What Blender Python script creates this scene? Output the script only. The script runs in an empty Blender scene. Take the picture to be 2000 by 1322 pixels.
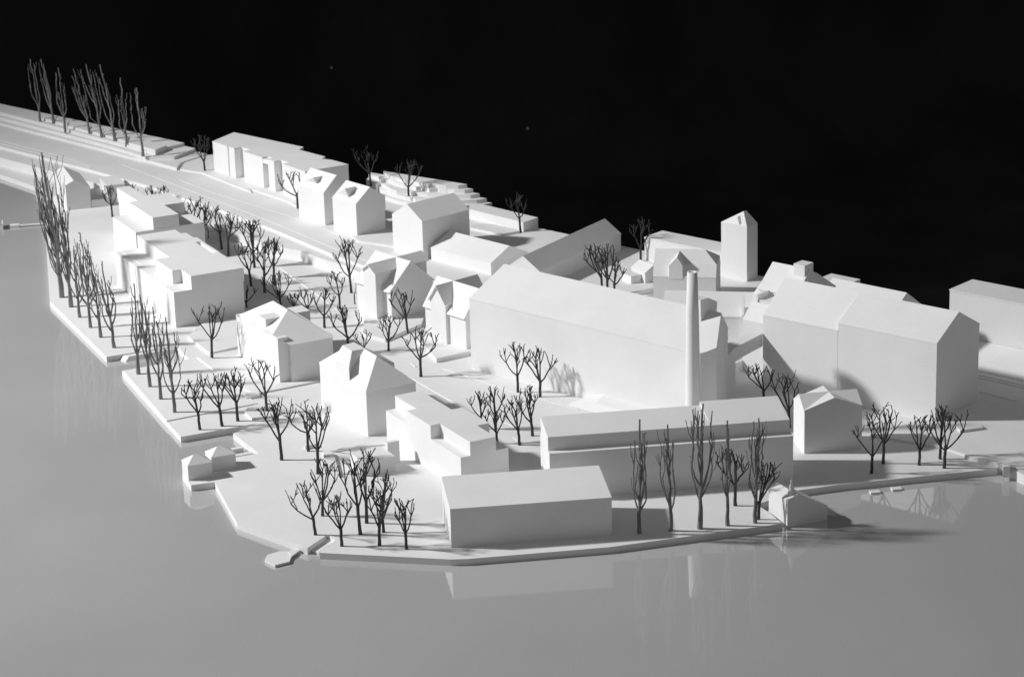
import bpy, math, random
from mathutils import Vector, Matrix

WORLD_STRENGTH = 0.15
LAMP_POS = (-112, 107, 78)
LAMP_AIM = (26, 106, 0)
LAMP_SIZE = 4.5
LAMP_POWER = 84
LAMP_CONE = 72
WATER_LO, WATER_HI = 0.48, 0.53

# ------------------------------------------------------------------ scene, camera, light
scene = bpy.context.scene
col = scene.collection
S = 0.01                                    # all measurements below are centimetres of the model

cam_data = bpy.data.cameras.new('camera')
cam = bpy.data.objects.new('camera', cam_data)
col.objects.link(cam)
cam_data.sensor_width = 36.0
cam_data.lens = 36.0 * 5139.87 / 2000.0     # about 92 mm
cam_data.clip_start = 0.01
cam_data.clip_end = 50.0
PITCH, ROLL = math.radians(17.617), math.radians(1.62)
fw = Vector((0, math.cos(PITCH), -math.sin(PITCH)))
rt = Vector((1, 0, 0))
dn = fw.cross(rt)
right = rt * math.cos(ROLL) + dn * math.sin(ROLL)
down = -rt * math.sin(ROLL) + dn * math.cos(ROLL)
m = Matrix((right, -down, -fw)).transposed().to_4x4()
m.translation = Vector((0, 0, 36.32 * S))
cam.matrix_world = m
cam_data.dof.use_dof = True
cam_data.dof.focus_distance = 1.06
cam_data.dof.aperture_fstop = 64.0
scene.camera = cam

world = bpy.data.worlds.new('World')
scene.world = world
world.use_nodes = True
bg = world.node_tree.nodes['Background']
bg.inputs['Color'].default_value = (1, 1, 1, 1)
bg.inputs['Strength'].default_value = WORLD_STRENGTH

def spot(name, loc, target, radius, power, cone):
    """tungsten studio spot standing to the left of the table"""
    d = bpy.data.lights.new(name, 'SPOT')
    d.shadow_soft_size = radius * S
    d.energy = power
    d.spot_size = math.radians(cone)
    d.spot_blend = 1.0
    o = bpy.data.objects.new(name, d)
    col.objects.link(o)
    o.location = Vector(loc) * S
    o.rotation_euler = (Vector(target) - Vector(loc)).to_track_quat('-Z', 'Y').to_euler()
    return o

spot('studio_lamp', LAMP_POS, LAMP_AIM, LAMP_SIZE, LAMP_POWER, LAMP_CONE)

scene.view_settings.view_transform = 'Standard'
scene.view_settings.look = 'None'
scene.view_settings.exposure = 0.0
scene.view_settings.gamma = 1.0
scene.view_settings.use_curve_mapping = False
scene.render.engine = 'CYCLES'
scene.cycles.max_bounces = 10
scene.cycles.diffuse_bounces = 6

# ------------------------------------------------------------------ materials
def new_mat(name):
    mt = bpy.data.materials.new(name)
    mt.use_nodes = True
    nt = mt.node_tree
    return mt, nt, nt.nodes['Principled BSDF']

def link(nt, a, b):
    nt.links.new(a, b)

def noise(nt, scale, detail=3.0, rough=0.5, coord='Object', vec_scale=None):
    tc = nt.nodes.new('ShaderNodeTexCoord')
    src = tc.outputs[coord]
    if vec_scale:
        mp = nt.nodes.new('ShaderNodeMapping')
        mp.inputs['Scale'].default_value = vec_scale
        link(nt, src, mp.inputs['Vector'])
        src = mp.outputs['Vector']
    n = nt.nodes.new('ShaderNodeTexNoise')
    n.inputs['Scale'].default_value = scale
    n.inputs['Detail'].default_value = detail
    n.inputs['Roughness'].default_value = rough
    link(nt, src, n.inputs['Vector'])
    return n.outputs['Fac']

def ramp(nt, fac, stops):
    r = nt.nodes.new('ShaderNodeValToRGB')
    while len(r.color_ramp.elements) < len(stops):
        r.color_ramp.elements.new(0.5)
    for e, (p, v) in zip(r.color_ramp.elements, stops):
        e.position = p
        e.color = (v, v, v, 1)
    link(nt, fac, r.inputs['Fac'])
    return r.outputs['Color']

def bump(nt, bsdf, fac, strength, dist):
    b = nt.nodes.new('ShaderNodeBump')
    b.inputs['Strength'].default_value = strength
    b.inputs['Distance'].default_value = dist
    link(nt, fac, b.inputs['Height'])
    link(nt, b.outputs['Normal'], bsdf.inputs['Normal'])

def card_material(name, lo, hi, rough=0.8):
    """white model board: faint mottling, fine tooth"""
    mt, nt, b = new_mat(name)
    mix = nt.nodes.new('ShaderNodeMix')
    mix.data_type = 'RGBA'
    mix.blend_type = 'MULTIPLY'
    mix.inputs['Factor'].default_value = 1.0
    link(nt, ramp(nt, noise(nt, 55, 4), [(0.3, lo), (0.7, hi)]), mix.inputs[6])
    link(nt, ramp(nt, noise(nt, 1700, 3, 0.75), [(0.3, 0.92), (0.7, 1.0)]), mix.inputs[7])
    link(nt, mix.outputs[2], b.inputs['Base Color'])
    b.inputs['Roughness'].default_value = rough
    b.inputs['Specular IOR Level'].default_value = 0.25
    bump(nt, b, noise(nt, 1700, 3, 0.6), 0.25, 0.00012)
    return mt

MAT = {}
MAT['card'] = card_material('white_model_board', 0.80, 0.85)
MAT['roof'] = card_material('white_roof_board', 0.81, 0.86)
MAT['ground'] = card_material('white_base_board', 0.78, 0.83)

def water_material():
    mt, nt, b = new_mat('grey_acrylic_lake')
    mix = nt.nodes.new('ShaderNodeMix')
    mix.data_type = 'RGBA'
    mix.blend_type = 'MULTIPLY'
    mix.inputs['Factor'].default_value = 1.0
    link(nt, ramp(nt, noise(nt, 9, 4), [(0.3, WATER_LO), (0.7, WATER_HI)]), mix.inputs[6])
    link(nt, ramp(nt, noise(nt, 1500, 2, 0.8), [(0.3, 0.88), (0.7, 1.0)]), mix.inputs[7])
    link(nt, mix.outputs[2], b.inputs['Base Color'])
    b.inputs['IOR'].default_value = 1.95
    link(nt, ramp(nt, noise(nt, 25, 4), [(0.3, 0.025), (0.75, 0.06)]), b.inputs['Roughness'])
    bump(nt, b, noise(nt, 30, 2, 0.5), 0.03, 0.0003)
    return mt
MAT['water'] = water_material()

def bark_material(name, lo, hi, scale):
    mt, nt, b = new_mat(name)
    f = noise(nt, scale, 5, 0.65, vec_scale=(1, 1, 0.25))
    link(nt, ramp(nt, f, [(0.3, lo), (0.72, hi)]), b.inputs['Base Color'])
    b.inputs['Roughness'].default_value = 0.7
    bump(nt, b, f, 0.6, 0.0003)
    return mt
MAT['wire'] = bark_material('dark_twisted_wire', 0.02, 0.055, 900)
MAT['twig'] = bark_material('grey_brown_twig', 0.1, 0.27, 700)

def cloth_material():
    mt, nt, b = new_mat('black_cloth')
    link(nt, ramp(nt, noise(nt, 9, 5, vec_scale=(1, 1, 0.15)), [(0.35, 0.014), (0.7, 0.03)]), b.inputs['Base Color'])  # vertical streaks in the colour stand in for shading of the folds
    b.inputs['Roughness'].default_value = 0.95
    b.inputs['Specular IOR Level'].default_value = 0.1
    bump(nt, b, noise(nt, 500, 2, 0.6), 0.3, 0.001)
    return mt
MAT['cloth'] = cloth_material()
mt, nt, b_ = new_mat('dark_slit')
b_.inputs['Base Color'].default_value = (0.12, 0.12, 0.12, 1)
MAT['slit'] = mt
mt, nt, b_ = new_mat('white_lint')
b_.inputs['Base Color'].default_value = (0.6, 0.6, 0.6, 1)
MAT['lint'] = mt

# ------------------------------------------------------------------ helpers
def mesh_obj(name, verts, faces, mat, parent=None, smooth=False):
    me = bpy.data.meshes.new(name)
    me.from_pydata([(x * S, y * S, z * S) for x, y, z in verts], [], faces)
    me.validate()
    me.update()
    me.materials.append(mat)
    if smooth:
        me.shade_smooth()
    o = bpy.data.objects.new(name, me)
    col.objects.link(o)
    if parent:
        o.parent = parent
    return o

def area2(p):
    return sum(p[i - 1][0] * p[i][1] - p[i][0] * p[i - 1][1] for i in range(len(p)))

def prism(name, pts, z0, z1, mat, parent=None):
    p = list(pts)
    if area2(p) < 0:
        p.reverse()
    n = len(p)
    v = [(x, y, z0) for x, y in p] + [(x, y, z1) for x, y in p]
    f = [list(range(n - 1, -1, -1)), list(range(n, 2 * n))]
    f += [[i, (i + 1) % n, n + (i + 1) % n, n + i] for i in range(n)]
    return mesh_obj(name, v, f, mat, parent)

def fix_normals(o):
    import bmesh
    bm = bmesh.new()
    bm.from_mesh(o.data)
    bmesh.ops.recalc_face_normals(bm, faces=bm.faces)
    bm.to_mesh(o.data)
    bm.free()

def extrusion(name, axis, prof, a, b, mat, parent):
    """profile in (across, z), swept along the local u or v axis from a to b"""
    n = len(prof)
    if axis == 'u':
        v = [(a, p, z) for p, z in prof] + [(b, p, z) for p, z in prof]
    else:
        v = [(p, a, z) for p, z in prof] + [(p, b, z) for p, z in prof]
    f = [list(range(n)), list(range(2 * n - 1, n - 1, -1))]
    f += [[i, n + i, n + (i + 1) % n, (i + 1) % n] for i in range(n)]
    o = mesh_obj(name, v, f, mat, parent)
    fix_normals(o)
    return o

def lathe(name, prof, mat, parent, seg=40):
    v, f = [], []
    for r, z in prof:
        for k in range(seg):
            a = 2 * math.pi * k / seg
            v.append((r * math.cos(a), r * math.sin(a), z))
    for i in range(len(prof) - 1):
        for k in range(seg):
            k2 = (k + 1) % seg
            f.append([i * seg + k, i * seg + k2, (i + 1) * seg + k2, (i + 1) * seg + k])
    o = mesh_obj(name, v, f, mat, parent)
    for p in o.data.polygons:
        p.use_smooth = abs(p.normal.z) < 0.5
    return o

def thing(name, label, cat, loc, rot=0.0, group=None):
    o = bpy.data.objects.new(name, None)
    o.empty_display_size = 0.005
    col.objects.link(o)
    o.location = Vector(loc) * S
    o.rotation_euler = (0, 0, rot)
    o['label'] = label
    o['category'] = cat
    if group:
        o['group'] = group
    return o

# ------------------------------------------------------------------ measured layout (cm)
BUILDINGS = [
    {'name': 'apartment_block', 'cat': 'building', 'label': 'long flat-roofed stepped apartment block by the left shore, with a slot cut in its roof', 'az': -63.4, 'o': [-15.57, 116.696, 0.25], 'parts': [['prism', 'lower_storeys', [[0.0, 0.0], [0.0, 3.446], [-8.221, 3.446], [-8.221, 0.3], [-5.348, 0.3], [-5.348, 0.0]], 0.0, 1.7], ['prism', 'podium', [[-5.348, -0.02], [-5.348, 0.3], [-8.221, 0.3], [-8.221, -0.02]], 0.0, 1.68], ['prism', 'upper_storeys', [[0.0, 0.889], [-1.318, 0.889], [-1.318, 0.457], [-3.644, 0.457], [-3.644, 1.158], [-8.221, 1.158], [-8.221, 3.127], [-7.37, 3.127], [-7.37, 3.386], [-6.3, 3.386], [-6.3, 3.536], [-5.47, 3.536], [-5.47, 3.156], [-3.2, 3.156], [-3.2, 3.496], [0.0, 3.496]], 1.7, 2.351], ['prism', 'parapet', [[-5.468, 3.406], [-3.202, 3.406], [-3.202, 3.531], [-5.468, 3.531]], 1.7, 2.345], ['prism', 'slot_floor', [[-5.466, 3.158], [-3.204, 3.158], [-3.204, 3.404], [-5.466, 3.404]], 1.7, 2.051]]},
    {'name': 'apartment_block', 'cat': 'building', 'label': 'smaller stepped apartment block behind the long one, with a wing towards the road', 'az': -63.4, 'o': [-18.657, 127.173, 0.25], 'parts': [['prism', 'lower_storeys', [[0.0, 0.0], [0.0, 3.641], [-6.825, 3.641], [-6.825, 1.454], [-3.547, 1.454], [-3.547, 0.0]], 0.0, 1.8], ['prism', 'upper_storeys', [[-0.017, 0.947], [-3.632, 0.947], [-3.632, 1.424], [-6.925, 1.424], [-6.925, 2.118], [-4.422, 2.118], [-4.422, 3.391], [-2.092, 3.391], [-2.092, 2.318], [-0.017, 2.318]], 1.8, 2.415], ['prism', 'side_terrace', [[-2.072, 3.651], [-1.192, 3.651], [-1.192, 3.991], [-2.072, 3.991]], 0.0, 1.45]]},
    {'name': 'gabled_house', 'cat': 'house', 'label': 'small gabled house with a lean-to beside the tall bushy poplar, far left', 'az': -72, 'o': [-23.992, 138.813, 0.25], 'parts': [['ext', 'walls', 'u', [[0.0, 0.0], [1.318, 0.0], [1.318, 1.152], [0.464, 1.608], [0.0, 1.385]], -3.465, 0.0], ['ext', 'roof', 'u', [[-0.03, 1.356], [-0.03, 1.401], [0.464, 1.638], [1.348, 1.166], [1.348, 1.121], [0.464, 1.593]], -3.485, 0.02], ['prism', 'lean_to', [[-2.599, 1.348], [-0.03, 1.348], [-0.03, 2.368], [-2.599, 2.368]], 0.0, 0.432], ['prism', 'garden_wall', [[-3.118, 2.378], [-1.039, 2.378], [-1.039, 3.418], [-3.118, 3.418]], 0.0, 0.9]]},
    {'name': 'apartment_block', 'cat': 'building', 'label': 'long tall flat-roofed block at the back edge with recessed bays in its bright facade', 'az': -50.5, 'o': [-16.445, 143.829, 0.9], 'parts': [['prism', 'walls', [[0.002, 0.002], [1.589, -0.073], [1.589, 0.047], [1.724, 0.041], [1.724, -0.079], [2.318, -0.107], [2.318, 0.393], [3.216, 0.351], [3.216, -0.149], [5.234, -0.244], [5.234, 0.106], [5.781, 0.08], [5.781, -0.27], [6.402, -0.299], [6.402, 0.151], [7.21, 0.113], [7.21, -0.337], [9.507, -0.445], [9.912, 2.093], [8.435, 2.069], [7.839, 1.819], [7.585, 2.261], [5.242, 2.187], [4.879, 2.75], [-0.97, 2.087]], -0.3, 1.746], ['prism', 'roof', [[0.002, -0.013], [1.589, -0.088], [1.589, 0.032], [1.724, 0.026], [1.724, -0.094], [2.318, -0.122], [2.318, 0.378], [3.216, 0.336], [3.216, -0.164], [5.234, -0.259], [5.234, 0.091], [5.781, 0.065], [5.781, -0.285], [6.402, -0.314], [6.402, 0.136], [7.21, 0.098], [7.21, -0.352], [9.507, -0.46], [9.912, 2.108], [8.435, 2.084], [7.839, 1.834], [7.585, 2.276], [5.242, 2.202], [4.879, 2.765], [-0.97, 2.102]], 1.746, 1.806], ['prism', 'arch_head', [[5.247, -0.225], [5.768, -0.249], [5.768, 0.071], [5.247, 0.095]], 1.506, 1.741]]},
    {'name': 'gabled_house', 'cat': 'house', 'label': 'first of two tall gabled houses beside the long back block, half hidden by its twin', 'az': -50.5, 'o': [-9.501, 131.756, 0.9], 'parts': [['ext', 'walls', 'u', [[0.0, -0.05], [1.75, -0.05], [1.75, 1.831], [0.875, 2.496], [0.0, 1.711]], -2.296, 0.0], ['ext', 'roof', 'u', [[-0.01, 1.687], [-0.01, 1.732], [0.875, 2.526], [1.76, 1.854], [1.76, 1.809], [0.875, 2.481]], -2.301, 0.005], ['mesh', 'dormer', [[-0.964, 0.053, 2.367], [-0.964, 0.726, 2.356], [-0.964, 0.286, 1.978], [-1.964, 0.273, 1.991], [-0.964, 0.926, 2.006], [-1.964, 0.573, 1.691]], [[0, 2, 4, 1], [0, 3, 2], [0, 1, 3], [1, 4, 5, 3], [2, 3, 5, 4]]]]},
    {'name': 'gabled_house', 'cat': 'house', 'label': 'second of the two tall twin gabled houses, with an open dark gable side', 'az': -50.5, 'o': [-7.721, 129.259, 0.9], 'parts': [['ext', 'walls', 'u', [[0.0, -0.05], [1.82, -0.05], [1.82, 1.838], [0.931, 2.44], [0.0, 1.718]], -2.01, 0.0], ['ext', 'roof', 'u', [[-0.01, 1.695], [-0.01, 1.74], [0.931, 2.47], [1.83, 1.861], [1.83, 1.816], [0.931, 2.425]], -2.015, 0.005], ['mesh', 'dormer', [[-0.844, -0.028, 2.41], [-0.844, 0.652, 2.399], [-0.844, 0.197, 1.88], [-1.844, 0.218, 1.922], [-0.844, 0.852, 2.049], [-1.844, 0.518, 1.622]], [[0, 2, 4, 1], [0, 3, 2], [0, 1, 3], [1, 4, 5, 3], [2, 3, 5, 4]]], ['prism', 'rear_dormer', [[-1.2, 1.78], [-0.15, 1.78], [-0.15, 1.98], [-1.2, 1.98]], 1.1, 1.85]]},
    {'name': 'gabled_house', 'cat': 'house', 'label': 'gabled house with bright gable front and long dark roof, before the terraced slope', 'az': -49.5, 'o': [-4.245, 124.696, 0.9], 'parts': [['ext', 'walls', 'v', [[-2.364, -0.05], [0.0, -0.05], [0.0, 1.95], [-1.144, 2.61], [-2.364, 1.883]], 0.0, 3.013], ['ext', 'roof', 'v', [[-2.374, 1.862], [-2.374, 1.907], [-1.144, 2.64], [0.01, 1.974], [0.01, 1.929], [-1.144, 2.595]], -0.005, 3.018]]},
    {'name': 'gabled_hall', 'cat': 'house', 'label': 'low gabled hall with bright roof between the dark-roofed house and the long factory', 'az': -46, 'o': [-0.912, 121.692, 0.9], 'parts': [['ext', 'walls', 'u', [[0.0, -0.05], [2.544, -0.05], [2.544, 0.579], [1.272, 1.168], [0.0, 0.579]], -4.247, 0.0], ['ext', 'roof', 'u', [[-0.01, 0.559], [-0.01, 0.604], [1.272, 1.198], [2.554, 0.604], [2.554, 0.559], [1.272, 1.153]], -4.252, 0.005]]},
    {'name': 'gabled_hall', 'cat': 'house', 'label': 'wide hall with one large shaded roof slope, behind the long factory roof', 'az': -33, 'o': [1.386, 119.188, 0.9], 'parts': [['ext', 'walls', 'v', [[-1.818, -0.05], [0.0, -0.05], [0.0, 0.82], [-0.909, 1.455], [-1.818, 0.82]], 0.0, 7.598], ['ext', 'roof', 'v', [[-1.838, 0.791], [-1.838, 0.836], [-0.909, 1.485], [0.02, 0.836], [0.02, 0.791], [-0.909, 1.44]], -0.005, 7.603]]},
    {'name': 'cross_gabled_house', 'cat': 'house', 'label': 'cross-gabled house with pinwheel roof and gabled bright wing, beside the big round-crowned tree', 'az': -49, 'o': [-5.529, 116.482, 0.25], 'parts': [['ext', 'main_walls', 'u', [[0.0, -0.2], [2.518, -0.2], [2.518, 1.585], [1.216, 2.701], [0.0, 1.585]], -2.562, 0.0], ['ext', 'main_roof', 'u', [[-0.12, 1.465], [-0.12, 1.505], [1.216, 2.731], [2.638, 1.512], [2.638, 1.472], [1.216, 2.691]], -2.602, 0.04], ['ext', 'cross_walls', 'v', [[-1.5, -0.2], [-0.6, -0.2], [-0.6, 2.387], [-1.05, 2.689], [-1.5, 2.387]], -0.4, 2.668], ['ext', 'cross_roof', 'v', [[-1.58, 2.324], [-1.58, 2.364], [-1.05, 2.719], [-0.52, 2.364], [-0.52, 2.324], [-1.05, 2.679]], -0.5, 2.768]]},
    {'name': 'cross_gabled_house', 'cat': 'house', 'label': 'cross-gabled house with pinwheel roof tucked against the end of the long factory', 'az': -49, 'o': [-2.035, 111.573, 0.25], 'parts': [['ext', 'main_walls', 'u', [[0.0, -0.2], [2.0, -0.2], [2.0, 1.776], [0.789, 2.836], [0.0, 1.776]], -2.81, 0.0], ['ext', 'main_roof', 'u', [[-0.12, 1.605], [-0.12, 1.645], [0.789, 2.866], [2.12, 1.701], [2.12, 1.661], [0.789, 2.826]], -2.85, 0.04], ['ext', 'cross_walls', 'v', [[-2.25, -0.2], [-1.2, -0.2], [-1.2, 2.142], [-1.725, 2.824], [-2.25, 2.142]], -0.15, 2.15], ['ext', 'cross_roof', 'v', [[-2.33, 2.028], [-2.33, 2.068], [-1.725, 2.854], [-1.12, 2.068], [-1.12, 2.028], [-1.725, 2.814]], -0.25, 2.25]]},
    {'name': 'hipped_villa', 'cat': 'house', 'label': 'hipped villa with corner turret and boxy dormer beside the long apartment block', 'az': -62, 'o': [-10.085, 108.017, 0.25], 'parts': [['prism', 'bay', [[-0.9, 0.0], [0.0, 0.0], [0.0, 0.47], [-0.9, 0.47]], 0.0, 2.062], ['prism', 'walls', [[-4.149, 0.005], [-0.005, 0.005], [-0.005, 2.492], [-4.149, 2.492]], 0.0, 1.873], ['prism', 'lake_wall', [[-4.147, 0.002], [-0.62, 0.002], [-0.62, 0.2], [-4.147, 0.2]], 0.0, 2.002], ['prism', 'front_wing', [[-0.3, 0.48], [0.217, 0.48], [0.217, 2.489], [-0.3, 2.489]], 0.0, 1.793], ['mesh', 'roof', [[-3.267, 1.246, 2.734], [-1.639, 1.246, 2.734], [-4.229, -0.06, 2.042], [-0.422, -0.037, 2.13], [-0.682, 1.232, 2.259], [0.297, 0.43, 1.773], [0.297, 2.572, 1.773], [-4.229, 2.572, 1.773], [-0.422, -0.037, 1.723]], [[2, 3, 1, 0], [3, 4, 5, 6, 1], [3, 5, 4], [1, 6, 7, 0], [0, 7, 2], [2, 7, 6, 5, 3]]], ['prism', 'turret', [[-4.53, 0.016], [-4.11, 0.016], [-4.11, 0.566], [-4.53, 0.566]], 0.0, 1.873], ['prism', 'turret_pilaster', [[-4.73, 0.036], [-4.56, 0.036], [-4.56, 0.316], [-4.73, 0.316]], 0.0, 1.933], ['prism', 'dormer', [[-2.221, 0.1], [-1.471, 0.1], [-1.471, 0.85], [-2.221, 0.85]], 1.723, 2.523], ['prism', 'dormer_window', [[-2.021, 0.07], [-1.891, 0.07], [-1.891, 0.11], [-2.021, 0.11]], 1.793, 1.973], ['prism', 'rear_wing', [[-5.001, 2.512], [-4.051, 2.512], [-4.051, 3.342], [-5.001, 3.342]], 0.0, 1.723]]},
    {'name': 'hipped_house', 'cat': 'house', 'label': 'tall hipped house with a wide wall dormer, in front of the stepped block', 'az': -61.9, 'o': [-5.968, 100.951, 0.25], 'parts': [['prism', 'walls', [[-4.526, 0.0], [0.0, 0.0], [0.0, 2.243], [-4.526, 2.243]], 0.0, 1.92], ['mesh', 'roof', [[-4.556, -0.03, 1.922], [0.03, -0.03, 1.922], [0.03, 2.273, 1.922], [-4.556, 2.273, 1.922], [-3.442, 1.122, 2.916], [-1.24, 1.122, 2.916]], [[0, 1, 5, 4], [1, 2, 5], [2, 3, 4, 5], [3, 0, 4], [0, 3, 2, 1]]], ['mesh', 'wall_dormer', [[-2.994, -0.01, 2.517], [-1.564, -0.01, 2.517], [-3.342, 0.559, 2.91], [-2.418, 0.559, 2.91], [-3.442, 1.122, 2.91], [-2.398, 1.122, 2.91], [-2.994, 0.02, 1.67], [-1.564, 0.02, 1.67], [-3.442, 1.122, 1.67], [-2.398, 1.122, 1.67]], [[0, 1, 3, 2], [2, 3, 5, 4], [1, 7, 9, 5, 3], [0, 2, 4, 8, 6], [0, 6, 7, 1], [6, 8, 9, 7], [4, 5, 9, 8]]], ['ext', 'rear_dormer', 'u', [[1.122, 1.92], [2.143, 1.92], [2.143, 2.296], [1.122, 2.886]], -3.342, -1.74]]},
    {'name': 'office_block', 'cat': 'building', 'label': 'stepped flat-roofed block with a notch in its bright long wall, behind the front barn', 'az': -61.9, 'o': [-2.092, 94.483, 0.25], 'parts': [['prism', 'lower_storeys', [[0.0, 0.0], [0.0, 2.074], [-6.519, 2.074], [-6.519, 0.0]], 0.0, 1.35], ['prism', 'upper_storeys', [[0.003, 0.421], [-2.508, 0.421], [-2.508, 0.003], [-4.613, 0.003], [-4.613, 0.434], [-6.523, 0.434], [-6.523, 1.575], [-3.747, 1.575], [-3.747, 2.067], [-1.521, 2.067], [-1.521, 1.538], [0.003, 1.538]], 1.35, 1.906]]},
    {'name': 'low_block', 'cat': 'building', 'label': 'low flat building attached to the stepped block among the trees', 'az': -61.9, 'o': [-4.7, 96.956, 0.25], 'parts': [['prism', 'walls', [[-1.3, -1.35], [0.0, -1.35], [0.0, 0.0], [-1.3, 0.0]], 0.0, 0.6], ['prism', 'entrance_wall', [[-0.95, 0.03], [-0.75, 0.03], [-0.75, 0.55], [-0.95, 0.55]], 0.0, 0.9]]},
    {'name': 'long_barn', 'cat': 'building', 'label': 'plain gabled barn nearest the viewer at the front water edge', 'az': -83.1, 'o': [-2.409, 88.728, 0.25], 'parts': [['ext', 'walls', 'v', [[0.0, 0.0], [0.0, 1.473], [-2.918, 1.642], [-2.918, 0.0]], 0.0, 5.91], ['ext', 'roof', 'v', [[0.012, 1.463], [0.012, 1.513], [-2.93, 1.682], [-2.93, 1.637]], -0.006, 5.916]]},
    {'name': 'long_block', 'cat': 'building', 'label': 'long two-tier block with a bright ledge line, behind the front poplars', 'az': -82.6, 'o': [10.625, 94.515, 0.25], 'parts': [['prism', 'lower_storeys', [[-2.386, -9.415], [0.0, -9.415], [0.0, 0.0], [-2.386, 0.0]], 0.0, 1.845], ['ext', 'upper_storey', 'v', [[-0.358, 1.845], [-0.358, 2.38], [-2.225, 2.565], [-2.225, 1.845]], -9.408, -3.14], ['ext', 'end_upper_storey', 'v', [[-0.358, 1.845], [-0.358, 2.38], [-2.386, 2.665], [-2.386, 1.845]], -3.14, -0.054]]},
    {'name': 'factory_hall', 'cat': 'building', 'label': 'very long bright factory hall in the middle of the model, beside the chimney', 'az': -42.7, 'o': [-1.807, 109.389, 0.25], 'parts': [['mesh', 'walls', [[0.0, 0.0, 0.0], [0.0, 0.0, 3.188], [0.0, 2.304, 4.206], [0.0, 2.766, 3.45], [0.0, 2.766, 0.0], [12.78, 0.0, 0.0], [12.78, 0.0, 3.188], [13.184, 0.483, 3.402], [12.007, 2.304, 4.206], [12.007, 2.766, 3.45], [12.007, 2.766, 0.0], [13.184, 0.483, 0.0]], [[0, 1, 2, 3, 4], [0, 5, 6, 1], [4, 3, 9, 10], [5, 11, 7, 6], [11, 10, 9, 8, 7], [1, 6, 7, 8, 2], [2, 8, 9, 3], [0, 4, 10, 11, 5]]], ['mesh', 'roof', [[-0.01, -0.015, 3.212], [-0.01, 2.304, 4.236], [-0.01, 2.781, 3.46], [12.785, -0.015, 3.212], [13.194, 0.483, 3.432], [12.017, 2.304, 4.236], [12.017, 2.781, 3.46], [-0.01, -0.015, 3.167], [-0.01, 2.304, 4.191], [-0.01, 2.781, 3.415], [12.785, -0.015, 3.167], [13.194, 0.483, 3.387], [12.017, 2.304, 4.191], [12.017, 2.781, 3.415]], [[0, 3, 4, 5, 1], [1, 5, 6, 2], [7, 8, 12, 11, 10], [8, 9, 13, 12], [0, 1, 8, 7], [1, 2, 9, 8], [0, 7, 10, 3], [3, 10, 11, 4], [4, 11, 12, 5], [5, 12, 13, 6], [2, 6, 13, 9]]], ['ext', 'roof_dormer', 'u', [[1.615, 3.952], [1.592, 4.851], [2.113, 4.825], [2.697, 4.524], [2.664, 4.092]], 11.008, 11.508]]},
    {'name': 'loading_ramp', 'cat': 'ramp', 'label': 'low sloping white ramp at the foot of the long factory wall', 'az': -42.7, 'o': [2.193, 104.172, 0.25], 'parts': [['mesh', 'slab', [[0.0, 0.0, 0.003], [0.0, 1.583, 0.003], [5.0, 1.583, 0.003], [5.0, 0.0, 0.003], [0.9, 1.583, 0.45], [5.0, 1.583, 0.45], [5.0, 0.3, 0.3], [1.4, 0.3, 0.3]], [[0, 1, 4], [0, 4, 7], [0, 7, 6, 3], [7, 4, 5, 6], [3, 6, 5, 2], [1, 2, 5, 4], [0, 3, 2, 1]]]]},
    {'name': 'chimney_stack', 'cat': 'chimney', 'label': 'tall tapering round chimney in front of the factory end', 'az': 0, 'o': [7.239, 100.494, 0.25], 'parts': [['lathe', 'shaft', [[0.31, 0], [0.295, 2.0], [0.255, 5.0], [0.205, 6.722], [0.14, 6.722], [0.135, 6.322], [0, 6.322]]]]},
    {'name': 'mansard_house', 'cat': 'house', 'label': 'broad house with a small gabled dormer, behind the chimney top', 'az': -100, 'o': [9.418, 115.785, 0.9], 'parts': [['mesh', 'walls', [[0.0, -2.887, -0.05], [0.0, -2.887, 1.27], [-0.401, -2.887, 1.77], [-1.188, -2.887, 2.27], [-1.975, -2.887, 1.77], [-2.376, -2.887, 1.27], [-2.376, -2.887, -0.05], [0.0, 0.0, -0.05], [0.0, 0.0, 1.27], [-0.401, 0.0, 1.77], [-1.188, -0.62, 2.27], [-1.975, 0.0, 1.77], [-2.376, 0.0, 1.27], [-2.376, 0.0, -0.05]], [[0, 1, 2, 3, 4, 5, 6], [7, 8, 9, 11, 12, 13], [9, 10, 11], [0, 7, 8, 1], [1, 8, 9, 2], [2, 9, 10, 3], [3, 10, 11, 4], [4, 11, 12, 5], [5, 12, 13, 6], [6, 13, 7, 0]]], ['mesh', 'roof', [[0.0, -2.897, 1.3], [-0.401, -2.897, 1.8], [-1.188, -2.897, 2.3], [-1.975, -2.897, 1.8], [-2.376, -2.897, 1.3], [0.0, 0.01, 1.3], [-0.401, 0.01, 1.8], [-1.188, -0.61, 2.3], [-1.975, 0.01, 1.8], [-2.376, 0.01, 1.3], [0.0, -2.897, 1.255], [-0.401, -2.897, 1.755], [-1.188, -2.897, 2.255], [-1.975, -2.897, 1.755], [-2.376, -2.897, 1.255], [0.0, 0.01, 1.255], [-0.401, 0.01, 1.755], [-1.188, -0.61, 2.255], [-1.975, 0.01, 1.755], [-2.376, 0.01, 1.255]], [[0, 1, 6, 5], [1, 2, 7, 6], [2, 3, 8, 7], [3, 4, 9, 8], [6, 7, 8], [10, 15, 16, 11], [11, 16, 17, 12], [12, 17, 18, 13], [13, 18, 19, 14], [16, 18, 17], [0, 5, 15, 10], [4, 14, 19, 9], [0, 10, 11, 1], [1, 11, 12, 2], [2, 12, 13, 3], [3, 13, 14, 4], [5, 6, 16, 15], [8, 9, 19, 18], [6, 8, 18, 16]]], ['ext', 'dormer', 'u', [[-2.148, 1.2], [-1.521, 1.2], [-1.521, 1.826], [-1.771, 2.243], [-2.148, 1.826]], -1.3, 0.02]]},
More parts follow.
